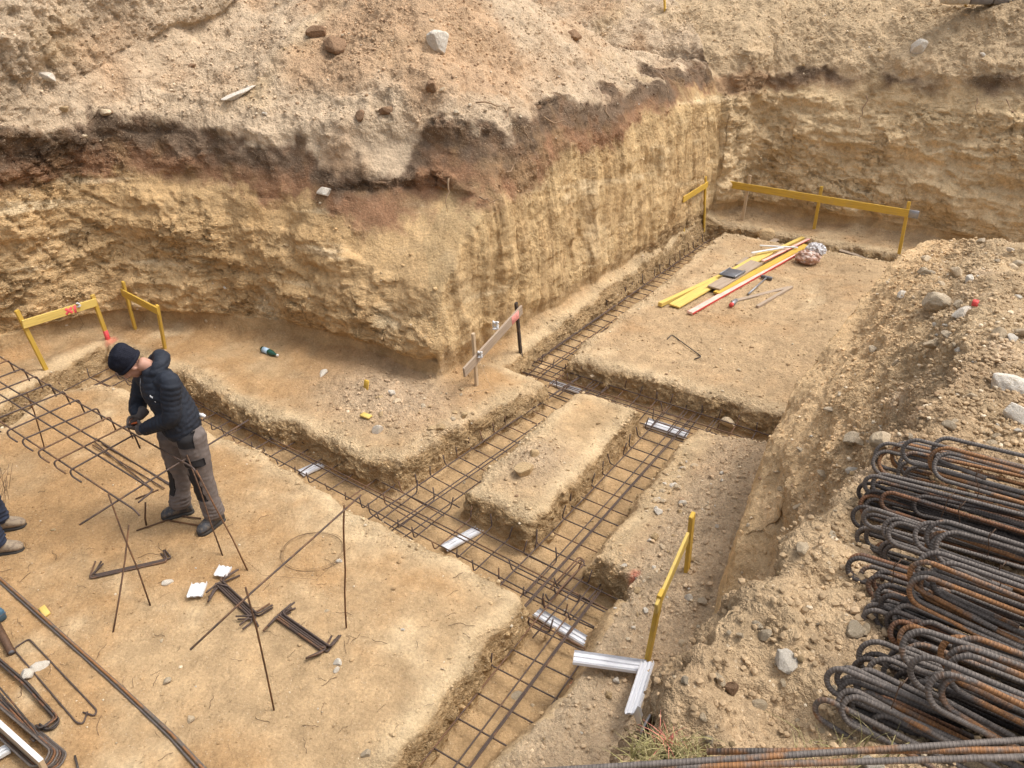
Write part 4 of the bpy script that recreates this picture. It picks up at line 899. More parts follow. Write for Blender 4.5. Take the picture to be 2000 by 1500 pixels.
for (row, x, y, h, n, l2) in A1:
    az = R(np.interp(y, [870, 1050, 1150, 1400], [-29, -33, -34, -35]))
    hairpin(ROW[row], x + 16 + rr.uniform(-9, 9), y + rr.uniform(-5, 5), h * rr.uniform(.8, 1.25), n, row + " row of the bar stock pile", L2=l2, az=az, wd=.086 if row in ("sixth", "hooked", "seventh", "top") else .062, L=1.4, dip=.02, mat='bar_pile' if (x + y) % 5 else 'bar_dark')
for k in range(26):
    x, y = rr.uniform(1760, 1990), rr.uniform(930, 1420); p = G(x, y, rr.uniform(.0, .05)); a_ = R(-33) + rr.uniform(-.04, .04); d = Vector((math.cos(a_), math.sin(a_), .02))
    tag(MB().tube([p - d * .05, p + d * .6, p + d * 1.3], .0074, 8).build("rebar", 'bar_dark', loc=p), "straight leg of bar stock half hidden between the rows of the pile", "rebar", "bars between the rows of the stock pile")
for k, (p, q) in enumerate((((905, 1516), (2080, 1440)), ((1380, 1468), (2080, 1464)), ((1180, 1502), (2080, 1476)))):
    a_, b_ = W(*p, 3.03 + .006 * k), W(*q, 3.13 + .004 * k)
    tag(MB().tube(densify([a_, b_], .15), .0066, 12).build("rebar", 'bar_pile', loc=a_), "long straight bar lying across the foreground in front of the stock pile", "rebar", "long bars across the foreground")
for (x, y, dx, dy) in ((1905, 930, 8, 30), (1850, 978, -8, 22), (1872, 995, 3, 24), (1930, 1050, 2, 26), (1755, 1345, -10, 28), (1950, 1115, 6, 22), (1745, 1110, 0, 18)):
    p, q = W(x, y, 3.14), W(x + dx, y + dy, 3.10); m = MB(); m.tube(fillet([p + UZ * .02, p, q, q - UZ * .02], .01), .0012, 5); m.tube([p, p + Vector((.02, .012, .02))], .0012, 5)
    tag(m.build("tie_wire", 'wire', loc=p), "twist of tie wire round a bundle in the stock pile", "wire", "twists of tie wire on the stock pile")

# ------------------------------------------------------------------ stones, crumbs, roots, grass
def rock_mesh(seed, sub=3, sq=(1, .8, .6), rough=.28, sharp=True):
    bm = bmesh.new(); bmesh.ops.create_icosphere(bm, subdivisions=sub, radius=1.0)
    V = np.array([v.co[:] for v in bm.verts]); r_ = np.random.default_rng(seed)
    # cut by random planes for facets
    for k in range(14):
        n = r_.normal(size=3); n /= np.linalg.norm(n); dd = r_.uniform(.45, .85); t = V @ n; V = V - np.maximum(t - dd, 0)[:, None] * n * .9
    k = 1 + rough * .3 * fbm(V, 1.4, 3, seed=seed % 97) + rough * .2 * ridged(V, 4, 2, seed=seed % 89)
    V = V * k[:, None] * np.array(sq)
    Fq = [tuple(v.index for v in f.verts) for f in bm.faces]; bm.free(); return V, Fq
RP = {}
def rock(label, x, y, r, mat='stone', seed=1, sq=(1, .8, .62), name="stone", cat="stone", group=None, sink=.42, rot=None, sub=3, gp=None):
    key = (seed, sub, mat, sq)
    p = gp if gp is not None else G(x, y)
    if key not in RP:
        V, Fq = rock_mesh(seed, sub, sq); me = bpy.data.meshes.new(name); me.from_pydata(V.tolist(), [], Fq); me.materials.append(M[mat]); me.polygons.foreach_set("use_smooth", [False] * len(Fq)); me.update()
        o = bpy.data.objects.new(name, me); RP[key] = o
    else: o = RP[key].copy(); o.name = name
    COL.objects.link(o)
    for k_ in ("group",):
        if k_ in o: del o[k_]
    o.scale = (r, r, r); o.rotation_euler = (random.uniform(-.35, .35), random.uniform(-.35, .35), random.uniform(0, 6.28) if rot is None else rot)
    o.location = p + UZ * (r * sq[2] * (1 - 2 * sink) * .8)
    return tag(o, label, cat, group)
def pxr(x, y, pixels): return (G(x, y) - CAM).length * pixels / 2 / F_PX
for (lab, x, y, d_, mat, seed, sq) in (
 ("white angular block on the top of the reddish heap", 857, 90, 52, 'stonewhite', 5, (1, .9, .9)),
 ("brown lump of earth on the heap left of the white block", 652, 92, 48, 'stonebrown', 6, (1, .9, .9)),
 ("smaller brown lump beside the larger brown lump on the heap", 612, 66, 44, 'stonebrown', 7, (1, .8, .7)),
 ("long white piece of broken concrete lying above the dark layer", 465, 186, 70, 'stonewhite', 8, (1, .28, .22)),
 ("white round stone high on the left of the spoil", 92, 153, 26, 'stonewhite', 9, (1, .9, .7)),
 ("pale flat stone under the spoil at the left", 205, 222, 32, 'stone', 10, (1, .7, .45)),
 ("white crumbled plaster lump in the dark layer of the bank", 632, 376, 36, 'stonewhite', 11, (1, .7, .7)),
 ("reddish cobble on the heap above the pale ledge", 840, 172, 38, 'stonebrown', 12, (1, .7, .6)),
 ("dark cobble on the edge of the spoil ledge, left of a twin", 703, 225, 34, 'stonebrown', 13, (1, .8, .7)),
 ("dark cobble on the edge of the spoil ledge, right of a twin", 755, 218, 34, 'stonebrown', 14, (1, .8, .6)),
 ("dark tuft-like clod near the top right of the heap", 1118, 70, 34, 'stonebrown', 15, (1, .9, .6)),
 ("whitish half-buried sack-like boulder on the rear slope", 1792, 92, 36, 'stonewhite', 16, (1, .9, .8)),
 ("large yellowish clod at the back corner of the far platform", 1497, 462, 46, 'clod', 17, (1, .7, .6)),
 ("pale boulder at the right edge, upper part of a broken pair", 1985, 762, 105, 'stonewhite', 18, (1, .75, .6)),
 ("pale slab below the boulder at the right edge", 1995, 822, 90, 'stonewhite', 19, (1, .7, .5)),
 ("big brown half-buried stone on the far part of the spoil hill", 1826, 596, 62, 'stonegrey', 20, (1, .9, .7)),
 ("pale stone with a red chip beside it on the spoil hill", 1880, 614, 40, 'stonewhite', 21, (1, .8, .6)),
 ("flat grey stone on the spoil hill between the big brown and pale stones", 1850, 655, 34, 'stonegrey', 22, (1, .7, .4)),
 ("beige stone in the middle of the spoil hill top", 1825, 674, 38, 'stone', 23, (1, .8, .6)),
 ("grey upright slab at the brink above the stock pile", 1668, 858, 44, 'stonegrey', 24, (1, .8, .9)),
 ("beige lump right of the grey upright slab", 1722, 864, 46, 'stone', 25, (1, .9, .7)),
 ("thin grey flake lying on the hill slope", 1622, 800, 40, 'stonegrey', 26, (1, .35, .2)),
 ("white sharp stone just left of the stock pile", 1665, 920, 40, 'stonewhite', 27, (1, .45, .4)),
 ("long beige stone on the slope left of the pile", 1566, 1070, 48, 'stone', 28, (1, .55, .5)),
 ("white stone on the slope before the nearest row of bars", 1532, 1293, 56, 'stonewhite', 29, (1, .75, .6)),
 ("grey angular stone between the slope and the stock pile", 1672, 1233, 42, 'stonegrey', 30, (1, .8, .7)),
 ("dark grey stone half sunk in the hill slope", 1493, 1240, 34, 'stonegrey', 31, (1, .8, .6)),
 ("brown round clod low on the near hill slope", 1425, 1345, 38, 'stonebrown', 32, (1, .9, .7)),
 ("rounded pale stone low on the near hill slope", 1482, 1378, 30, 'stone', 33, (1, .9, .8)),
 ("white stone at the very bottom below the long bars", 1700, 1494, 46, 'stonewhite', 34, (1, .8, .6)),
 ("large dark green-grey boulder caught between the bars of the pile", 1972, 1370, 75, 'stonegrey', 35, (1, .7, .6)),
 ("pale clod at the trench edge where the trench meets the hill", 1424, 826, 36, 'stone', 36, (1, .8, .6)),
 ("whitish lump set alone on the step near its corner", 738, 842, 28, 'stonewhite', 37, (.8, .8, 1)),
 ("flat pale stone on the step, nearest its left edge", 632, 729, 30, 'stonewhite', 38, (1, .7, .4)),
 ("pale stone at the heap of rubble on the step, upper end", 766, 768, 20, 'stonewhite', 39, (1, .8, .7)),
 ("large clod on top of the sand block", 1045, 886, 30, 'clod', 40, (1, .8, .8)),
 ("broken lumps of sand at the near end of the sand block", 1025, 920, 48, 'clod', 41, (1, .8, .6)),
 ("white stone beside the flat stirrup, inside it", 78, 1300, 32, 'stonewhite', 42, (1, .8, .5)),
 ("white stone under the flat stirrup's left side", 50, 1320, 28, 'stonewhite', 43, (1, .9, .7)),
 ("pale stone on the sand right of the long bars", 373, 1406, 22, 'stone', 44, (1, .8, .6)),
 ("small dark-rimmed stone on the sand left of the nearest upright", 325, 1332, 18, 'stonegrey', 45, (1, .8, .7)),
 ("white stone touching the wire coil", 662, 1097, 14, 'stonewhite', 46, (1, .8, .7)),
 ("pale stone right of the bent bar stack, upper of two", 659, 1294, 22, 'stonewhite', 47, (1, .8, .6)),
 ("pale stone right of the bent bar stack, lower of two", 656, 1309, 18, 'stonewhite', 48, (1, .6, .6)),
 ("round grey cobble at the crumbling trench edge near the bottom", 717, 1473, 22, 'stonegrey', 49, (1, 1, .8)),
 ("pale flat stone between the bar bundle and the worker's boots", 329, 1138, 24, 'stonewhite', 50, (1, .8, .4)),
 ("white stone on the ground inside the corner of two white profiles", 1204, 1330, 18, 'stonewhite', 51, (1, .8, .6)),
 ("beige clod inside the corner of the two white profiles", 1188, 1358, 22, 'clod', 52, (1, .8, .7)),
 ("white pebble in the nearest trench beside the platform wall", 1010, 1360, 26, 'stonegrey', 53, (1, .7, .5)),
 ("pale stone lying in the trench right of the sand block", 1287, 1000, 24, 'stonewhite', 54, (1, .8, .7))):
    rock(lab, x, y, pxr(x, y, d_), mat, seed, sq, sub=4 if d_ > 36 else 3)
m = MB(); p = G(1902, 600, .03); m.box(p, UA, UB, UZ + UA * .4, .022, .018, .016, .004); tag(m.build("brick_chip", 'redpaint', loc=p), "bright red chip among pale stones on the spoil hill", "chip")
def scatter(n, region, label, group, dmin, dmax, mats, seeds, test=None, name="stone", cat="stone", sink=.42, sub=2):
    k = 0; tries = 0
    while k < n and tries < n * 30:
        tries += 1
        x, y = random.uniform(region[0], region[2]), random.uniform(region[1], region[3])
        if test and not test(x, y): continue
        t = random.random() ** 2.6; rock(label, x, y, pxr(x, y, dmin + (dmax - dmin) * t), random.choice(mats), random.choice(seeds), random.choice(((1, .8, .62), (1, .65, .5), (1, .9, .75))), name, cat, group, sink, sub=3); k += 1
SD = (60, 61, 62, 63)
hill_t = lambda x, y: y > 470 and x > 1640 + (800 - y) * .55 - (y > 800) * (y - 800) * .9 and not (x > 1690 and y > 870)
scatter(62, (1480, 470, 2000, 900), "one of the many pale stones strewn over the top of the spoil hill", "stones strewn over the spoil hill", 7, 30, ('stone', 'stone', 'stonewhite', 'stonegrey'), SD, hill_t)
near_t = lambda x, y: x > 1330 + max(0, 1250 - y) * .35 and x < 1690
scatter(50, (1330, 900, 1700, 1460), "one of the many stones in the near slope of the spoil hill", "stones in the near slope of the spoil hill", 8, 30, ('stone', 'stonegrey', 'stone', 'clod'), SD, near_t)
rub_t = lambda x, y: (x - 1160) * .98 + (y - 1090) * .75 > 30 and (x + .42 * (y - 860)) < 1480 and y > 860
scatter(52, (1200, 860, 1420, 1250), "one of the rubble stones spilled between the right trench and the hill", "rubble stones right of the trench", 6, 20, ('stone', 'clod', 'stone', 'stonewhite'), SD, rub_t)
scatter(26, (1265, 900, 1345, 1080), "one of the pale cobbles heaped on the slope right of the trench cage", "cobbles heaped right of the trench cage", 9, 22, ('stone', 'stone', 'stonewhite', 'clod'), SD, lambda x, y: abs((x - 1300) + (y - 980) * .25) < 26)
scatter(32, (700, 760, 930, 850), "one of the lumps in the small heap of rubble on the step", "lumps in the rubble heap on the step", 6, 22, ('clod', 'stone', 'stonegrey', 'clod'), SD, lambda x, y: abs(y - 800 - (x - 810) * -.12) < 42)
scatter(26, (20, 20, 1280, 290), "one of the stones scattered over the heap above the bank", "stones scattered over the heap", 5, 20, ('stone', 'stonebrown', 'stonewhite', 'stonegrey', 'clod'), SD)
scatter(12, (1350, 20, 1990, 160), "one of the pale stones lying on the rear slope", "stones on the rear slope", 4, 13, ('stone', 'clod', 'stonewhite'), SD)
scatter(18, (900, 880, 1180, 1450), "one of the small stones on the trench floor among the cage bars", "stones on the trench floor", 5, 13, ('stone', 'stonewhite', 'clod'), SD)
scatter(16, (60, 1000, 980, 1480), "one of the small stones lying on the trodden platform", "small stones on the trodden platform", 4, 11, ('stone', 'stonewhite', 'clod'), SD, lambda x, y: y > 960 + (x - 640) * .6)
scatter(12, (1130, 640, 1700, 760), "one of the clods lying on the far platform and its near edge", "clods on the far platform", 4, 14, ('clod', 'stone'), SD)

scatter(16, (80, 420, 860, 640), "one of the small stones embedded in the earth face of the bank", "stones embedded in the bank face", 5, 13, ('stone', 'clod', 'stonewhite'), SD, sink=.6)
# loose crumbs of soil and grit: nobody could count them
def crumbs(name, label, n, rmin, rmax, sampler, matname, power=3.0):
    bm = bmesh.new(); bmesh.ops.create_icosphere(bm, subdivisions=1, radius=1.0); B0 = np.array([v.co[:] for v in bm.verts]); F0 = np.array([[v.index for v in f.verts] for f in bm.faces]); bm.free()
    shapes = []
    for k in range(10):
        r_ = np.random.default_rng(200 + k); s = B0.copy()
        for j in range(6):
            nn = r_.normal(size=3); nn /= np.linalg.norm(nn); t = s @ nn; s -= np.maximum(t - r_.uniform(.45, .85), 0)[:, None] * nn
        shapes.append(s * np.array([1, r_.uniform(.6, .95), r_.uniform(.5, .8)]))
    Vs, Cs = [], []; cnt = 0
    for (p, c, sc_) in sampler(n):
        r = (rmin + (rmax - rmin) * rng.random() ** power) * sc_; a_ = rng.uniform(0, 6.28); ca, sa = math.cos(a_) * r, math.sin(a_) * r
        s = shapes[rng.integers(10)]
        V = np.stack([s[:, 0] * ca - s[:, 1] * sa + p[0], s[:, 0] * sa + s[:, 1] * ca + p[1], s[:, 2] * r + p[2] + r * .15], -1)
        Vs.append(V); Cs.append(np.tile(c, (len(V), 1))); cnt += 1
    V = np.concatenate(Vs); off = (np.arange(cnt) * len(B0))[:, None, None]; Fq = (F0[None] + off).reshape(-1, 3)
    me = new_mesh(name, V, Fq, smooth=False); set_attr(me, "soil", np.clip(np.concatenate(Cs), .02, .85)); me.materials.append(M[matname])
    o = bpy.data.objects.new(name, me); COL.objects.link(o); tag(o, label, "crumbs", None, "stuff"); return o
m, nt, bs = newmat("crumb"); nt.links.new(node(nt, "ShaderNodeAttribute", attribute_name="soil").outputs["Color"], bs.inputs["Base Color"]); bs.inputs["Roughness"].default_value = 1.0; bs.inputs["Specular IOR Level"].default_value = .05; M['crumb'] = m
TC = {}
for o in (GROUND, BANK, HILL):
    me = o.data; V, N = mesh_np(me); A_ = np.empty(len(V), np.float32); me.attributes["amp"].data.foreach_get("value", A_)
    C_ = np.empty(len(V) * 4, np.float32); me.attributes["soil"].data.foreach_get("color", C_); C_ = C_.reshape(-1, 4)[:, :3]
    TC[o.name] = (V, N, A_, C_)
def surf_sampler(names, weight, cap=1.3):
    V = np.concatenate([TC[n][0] for n in names]); N = np.concatenate([TC[n][1] for n in names]); A_ = np.concatenate([TC[n][2] for n in names]); C_ = np.concatenate([TC[n][3] for n in names])
    wgt = weight(V, N, A_); wgt = np.maximum(wgt, 0); cs = np.cumsum(wgt); cs /= cs[-1]
    def f(n):
        idx = np.searchsorted(cs, rng.random(n))
        for i in idx:
            d = V[i] - np.array([0, 0, CAM_H]); dist = math.sqrt((d * d).sum())
            j = rng.normal(0, .014, 3); t = rng.random()
            c = C_[i] * rng.uniform(.78, 1.22) if t < .95 else (np.array([.68, .56, .40]) * rng.uniform(.75, 1.1) if t < .985 else np.array([.34, .23, .14]) * rng.uniform(.8, 1.3))
            yield V[i] + np.array([j[0], j[1], 0]) , c, min(cap, .35 + dist / 8)
    return f
def wts(V, N, A_):
    d = V - np.array([0, 0, CAM_H]); dep = d[:, 1] * math.cos(PITCH) - d[:, 2] * math.sin(PITCH); u = d[:, 0] / dep * F_PX; v = (-d[:, 1] * math.sin(PITCH) - d[:, 2] * math.cos(PITCH)) / dep * F_PX
    vis = (dep > .3) & (np.abs(u) < 1150) & (np.abs(v) < 850)
    return vis * np.clip((A_ - .009) / .025, 0.015, 1.2) ** 1.3 * np.clip(N[:, 2] * 1.6 - .35, 0.0, 1) / np.maximum(dep, 1.5) ** .8
CR1 = crumbs("soil_crumbs", "loose crumbs and grit covering the disturbed soil", 40000, .004, .024, surf_sampler(("ground", "earth_bank"), wts), 'crumb', 3.5)
CR2 = crumbs("hill_crumbs", "loose crumbs and grit covering the spoil hill", 26000, .004, .026, surf_sampler(("spoil_hill",), wts, .85), 'crumb', 4.0)
def floorw(V, N, A_):
    return wts(V, N, A_ * 0 + .02) * (V[:, 2] < .12)
CR3 = crumbs("floor_grit", "fine grit on the trodden sand and trench floors", 16000, .0025, .011, surf_sampler(("ground",), floorw), 'crumb', 3.0)
# roots at the brink of the bank
M['root'] = simple("dry root", (.30, .20, .12), .9, var=.4, scale=20)
rr = random.Random(9)
for (x, y, dx, dy, L) in ((930, 200, 75, 20, .8), (1060, 235, 55, 12, .5), (1000, 215, -18, 22, .4), (985, 340, 25, -22, .5), (935, 385, 42, 12, .45), (880, 350, -6, 62, .6), (1290, 150, 18, 40, .45), (1180, 205, 14, 36, .4), (1020, 250, 18, 36, .4), (1900, 395 - 200, 6, 30, .4), (1690, 190, -20, 70, .6), (1960, 195, 8, 26, .3)):
    p = G(x, y, .02); q = G(x + dx, y + dy, .02); pts = [p.lerp(q, k / 6) + Vector((rr.uniform(-.03, .03), -.05 - .03 * rr.random(), rr.uniform(-.02, .05))) for k in range(7)]
    m = MB(); m.tube(pts, [.011, .010, .009, .007, .006, .004, .002], 6)
    tag(m.build("root", 'root', loc=p), "thin dry root hanging out of the brink of the earth bank", "root", "roots at the brink of the bank")
# grass at the photographer's feet
M['grass'] = simple("dry grass", (.24, .21, .08), .8, var=.5, scale=40, col2=(.46, .38, .20))
M['grasspink'] = simple("sprayed grass", (.60, .22, .16), .8, var=.4, scale=40)
def tuft(name, label, cx, cy, n, spread, mat):
    m = MB(); c0 = G(cx, cy)
    for k in range(n):
        p = G(cx + rr.gauss(0, spread), cy + rr.gauss(0, spread * .42)); a_ = rr.uniform(0, 6.28); L = rr.uniform(.03, .085); w_ = rr.uniform(.0012, .0026); ln = rr.uniform(.3, 1.3)
        d = Vector((math.cos(a_), math.sin(a_), 0)); s_ = Vector((-d.y, d.x, 0)); rings = []
        for j in range(5):
            t = j / 4; q = p + d * (L * ln * t * t) + UZ * (L * (t - .45 * t * t * ln)); ww = w_ * (1 - t * .92); rings.append([q - s_ * ww, q + s_ * ww])
        m.quad_strip(rings, [0, .25, .5, .75, 1], closed=False)
    return tag(m.build(name, mat, loc=c0), label, "grass", None, "stuff")
tuft("grass", "tuft of half dry grass at the bottom edge beside the long bars", 1300, 1490, 380, 44, 'grass')
tuft("grass", "pink sprayed grass blades at the bottom edge", 1304, 1456, 30, 12, 'grasspink')
tuft("grass", "sparse grass blades below the nearest row of bars", 1650, 1486, 50, 60, 'grass')
# stack of dark stone blocks behind the rear slope
b0 = W(1895, 22, 3.45); n_ = Vector((0, 1, 0)); bx, by = onplane(1892, 18, W(1892, 18, 3.5), n_), None
gz = ground_z(bx.x + .5, bx.y + .4)
rs = random.Random(3)
for row in range(4):
    for k in range(4):
        hx, hz = .17, .085; c = Vector((bx.x + .15 + k * .36 + (row % 2) * .12, bx.y + .75, bx.z + .10 + row * .18))
        m = MB(); m.box(c, Vector((1, rs.uniform(-.06, .06), 0)), Vector((0, 1, 0)), UZ, hx, .14, hz, .02)
        tag(m.build("stone_block", 'slate' if (row + k) % 3 else 'stonegrey', loc=c), "dark split stone block in the stack behind the rear slope", "stone block", "stone blocks stacked behind the rear slope")

# ------------------------------------------------------------------ people
def fabric(name, col, var=.2, scale=20, bump=.002, bscale=120, rough=.85, sheen=0.0):
    return simple(name, col, rough, 0, var, scale, bump, bscale, spec=.25)
M['jacket'] = fabric("quilted navy nylon", (.022, .026, .036), .25, 14, .0015, 90, .72)
M['trousers'] = fabric("grey work trousers", (.155, .128, .115), .22, 18, .0015, 220)
M['patch'] = fabric("black knee patch", (.028, .026, .027), .2, 20, .001, 200)
M['beanie'] = fabric("dark knitted wool", (.012, .013, .022), .35, 40, .003, 160)
M['skin'] = simple("skin", (.50, .27, .19), .5, var=.12, scale=20, spec=.35)
M['glove'] = fabric("grey work glove", (.11, .09, .08), .3, 30, .001, 200)
M['glovepalm'] = fabric("orange glove", (.55, .13, .04), .2, 30)
M['boot'] = simple("dark work boot", (.06, .06, .065), .65, var=.35, scale=14, col2=(.16, .13, .10), bump=.001, bscale=80)
M['bootdust'] = simple("dusty suede boot", (.30, .235, .165), .9, var=.3, scale=12, col2=(.21, .16, .115), bump=.0015, bscale=90)
M['sole'] = simple("rubber sole", (.05, .045, .04), .8, var=.3)
M['denim'] = fabric("dark blue trousers", (.035, .045, .075), .25, 18)
def chain(mb, pts, radii, flat=None, n=20, sub=4):
    """smooth tapering limb through joints; flat = (direction, factor) squashes the section"""
    P = [Vector(p) for p in pts]; out = []
    k = len(P)
    for i in range(k - 1):
        p0, p1, p2, p3 = P[max(i - 1, 0)], P[i], P[i + 1], P[min(i + 2, k - 1)]
        for j in range(sub + (1 if i == k - 2 else 0)):
            t = j / sub; t2, t3 = t * t, t * t * t
            q = .5 * ((2 * p1) + (p2 - p0) * t + (2 * p0 - 5 * p1 + 4 * p2 - p3) * t2 + (3 * p1 - p0 - 3 * p2 + p3) * t3)
            r = radii[i] + (radii[i + 1] - radii[i]) * t; out.append((q, r))
    rings, uvs, L = [], [], 0
    for i, (q, r) in enumerate(out):
        T = (out[min(i + 1, len(out) - 1)][0] - out[max(i - 1, 0)][0]).normalized()
        if flat is not None:
            u = (Vector(flat[0]) - T * T.dot(Vector(flat[0]))).normalized(); v = T.cross(u); fu, fv = flat[1], flat[2]
        else: u = T.orthogonal().normalized() if i == 0 else (u - T * u.dot(T)).normalized(); v = T.cross(u); fu = fv = 1
        rings.append([q + u * (r * fu * math.cos(2 * math.pi * a / n)) + v * (r * fv * math.sin(2 * math.pi * a / n)) for a in range(n)]); uvs.append(i * .1)
    # rounded ends
    c0, r0 = out[0]; c1, r1 = out[-1]; t0 = (out[0][0] - out[1][0]).normalized(); t1 = (out[-1][0] - out[-2][0]).normalized()
    def capr(ring, c, t, r, fac, sh): return [c + (p - c) * fac + t * (r * sh) for p in ring]
    rings = [capr(rings[0], c0, t0, r0, .55, .45)] + [capr(rings[0], c0, t0, r0, .87, .24)] + rings + [capr(rings[-1], c1, t1, r1, .87, .24), capr(rings[-1], c1, t1, r1, .55, .45)]
    return mb.quad_strip(rings, list(range(len(rings))))
def fuse(mb, name, mat, parent, voxel=.012, smooth=3, shape=None, sel=None):
    loc = LOC[parent.name]
    me = bpy.data.meshes.new("tmp"); me.from_pydata([tuple(Vector(p) - loc) for p in mb.v], [], mb.f); me.update()
    out = remeshed(me, voxel, smooth); bpy.data.meshes.remove(me); out.name = name
    if shape is not None:
        V, N = mesh_np(out); V = shape(V + np.array(loc), N) - np.array(loc); out.vertices.foreach_set("co", V.astype(np.float32).ravel()); out.update()
    out.materials.clear()
    for m in (mat if isinstance(mat, (list, tuple)) else [mat]): out.materials.append(M[m])
    out.polygons.foreach_set("use_smooth", [True] * len(out.polygons))
    o = bpy.data.objects.new(name, out); COL.objects.link(o); o.parent = parent; LOC[o.name] = loc.copy(); return o
def head_shape(mb, c, fwd, up, side, s=1.0):
    """skull, jaw, nose, brow, ears, neck stub as overlapping smooth solids"""
    def P(f, l, u): return c + fwd * (f * s) + side * (l * s) + up * (u * s)
    def ell(p, rf, rl, ru, n=14):
        rings = []
        for i in range(1, n):
            th = math.pi * i / n; rings.append([p + up * (ru * s * math.cos(th)) + fwd * (rf * s * math.sin(th) * math.cos(2 * math.pi * k / 20)) + side * (rl * s * math.sin(th) * math.sin(2 * math.pi * k / 20)) for k in range(20)])
        mb.quad_strip(rings, list(range(len(rings))))
    ell(P(-.005, 0, .045), .098, .076, .085); ell(P(.012, 0, -.03), .078, .066, .085); ell(P(.055, 0, -.075), .035, .036, .034)
    chain(mb, [P(.092, 0, .012), P(.112, 0, -.02), P(.104, 0, -.03)], [.010 * s, .017 * s, .013 * s]); ell(P(.085, 0, .022), .016, .052, .012)
    ell(P(.088, 0, -.062), .012, .026, .009); ell(P(.075, .035, -.02), .022, .02, .022); ell(P(.075, -.035, -.02), .022, .02, .022)
    for sg in (-1, 1): ell(P(-.012, .077 * sg, -.012), .018, .011, .032)
def hand(mb, wrist, d, palm_n, side, curl, s=1.0, spread=.1):
    """palm plus five separate bent fingers; d points from wrist to knuckles, palm_n out of the palm, side towards the thumb"""
    d, palm_n, side = d.normalized(), palm_n.normalized(), side.normalized()
    chain(mb, [wrist - d * .03, wrist + d * .02, wrist + d * .06, wrist + d * .092], [.028 * s, .034 * s, .042 * s, .040 * s], (side, 1.0, .45))
    for i, (o, L) in enumerate(((.032, .072), (.011, .080), (-.011, .075), (-.031, .060))):
        b = wrist + d * .088 + side * (o * s); a_ = 0; p = b - d * .02; pts = [p, b]; dirn = d + side * (o * spread * 4)
        for j, seg in enumerate((.42, .32, .26)):
            a_ += curl[j] * (1 + .12 * i); v = (dirn * math.cos(a_) + palm_n * math.sin(a_)).normalized(); p = pts[-1] + v * (L * seg * s); pts.append(p)
        chain(mb, pts, [.0115 * s, .0112 * s, .0105 * s, .0098 * s, .008 * s], n=10, sub=2)
    b = wrist + d * .025 + side * .034 * s; q = b + (side * .8 + d * .6 + palm_n * .25).normalized() * .038 * s; r = q + (d * .8 + palm_n * .55 + side * .1).normalized() * .034 * s; t = r + (d * .7 + palm_n * .75 - side * .2).normalized() * .026 * s
    chain(mb, [b - side * .01, b, q, r, t], [.014 * s, .0155 * s, .0135 * s, .0115 * s, .0085 * s], n=10, sub=2)
def boot_mb(ankle, toe_dir, gz, L=.27, wd=.052):
    t = Vector((toe_dir.x, toe_dir.y, 0)).normalized(); s_ = t.cross(UZ); c = Vector((ankle.x, ankle.y, gz))
    up = MB(); sec = []
    for (f, hw, z0, z1) in ((-.085, .020, .03, .065), (-.078, .034, .02, .12), (-.045, .042, .018, .17), (.0, .046, .018, .175), (.05, .050, .018, .142), (.10, .054, .018, .112), (.14, .052, .018, .096), (.165, .044, .02, .080), (.186, .024, .024, .058)):
        sec.append((c + t * f + UZ * ((z0 + z1) / 2), s_, UZ, hw, (z1 - z0) / 2))
    up.loft(sec); chain(up, [c + UZ * .09 - t * .02, c + UZ * .17 - t * .02, c + UZ * .23 - t * .018], [.054, .054, .054])
    so = MB(); ring = []
    out = [(-.092, 0), (-.085, .025), (-.06, .038), (-.02, .040), (.03, .042), (.08, .051), (.12, .053), (.155, .046), (.178, .030), (.19, 0)]
    poly = out + [(f, -l) for f, l in out[-2:0:-1]]
    so.quad_strip([[c + t * f * .97 + s_ * l * .95 + UZ * .001 for f, l in poly], [c + t * f + s_ * l + UZ * .006 for f, l in poly], [c + t * f + s_ * l + UZ * .024 for f, l in poly], [c + t * f * .97 + s_ * l * .95 + UZ * .028 for f, l in poly]], [0, 1, 2, 3])
    la = MB()
    for k in range(5):
        f = .045 + .016 * k * .9 - .03; z = .150 - .011 * k; p = c + t * (f + .02) + UZ * z
        la.tube([p - s_ * .026, p + UZ * .006, p + s_ * .026], .0028, 5)
    return up, so, la
def body_surface(root, J, female=False):
    """one continuous figure under the clothes"""
    b = MB()
    chain(b, [J['pelvis'] - J['up'] * .06, J['pelvis'], J['waist'], J['chest'], J['neckb']], [.13, .145, .125, .145, .075], (J['side'], 1.12, .74))
    chain(b, [J['neckb'] - J['up'] * .05, J['neckb'], J['neckt'], J['neckt'] + J['hup'] * .04], [.07, .058, .056, .054])
    for k in ('L', 'R'):
        chain(b, [J['hip' + k], J['knee' + k], J['ank' + k], J['ank' + k] - UZ * .04], [.088, .058, .036, .028])
        chain(b, [J['sh' + k], J['el' + k], J['wr' + k]], [.055, .044, .031])
        t = J['toe' + k]; chain(b, [J['ank' + k] - UZ * .05 - t * .03, J['ank' + k] - UZ * .065 + t * .06, J['ank' + k] - UZ * .072 + t * .13], [.026, .024, .018])
        hand(b, J['wr' + k], J['hd' + k], J['pn' + k], J['ts' + k], (.75, .8, .5), .9)
    head_shape(b, J['head'], J['hf'], J['hup'], J['hs'])
    return fuse(b, "body", 'skin', root, .0085, 2)
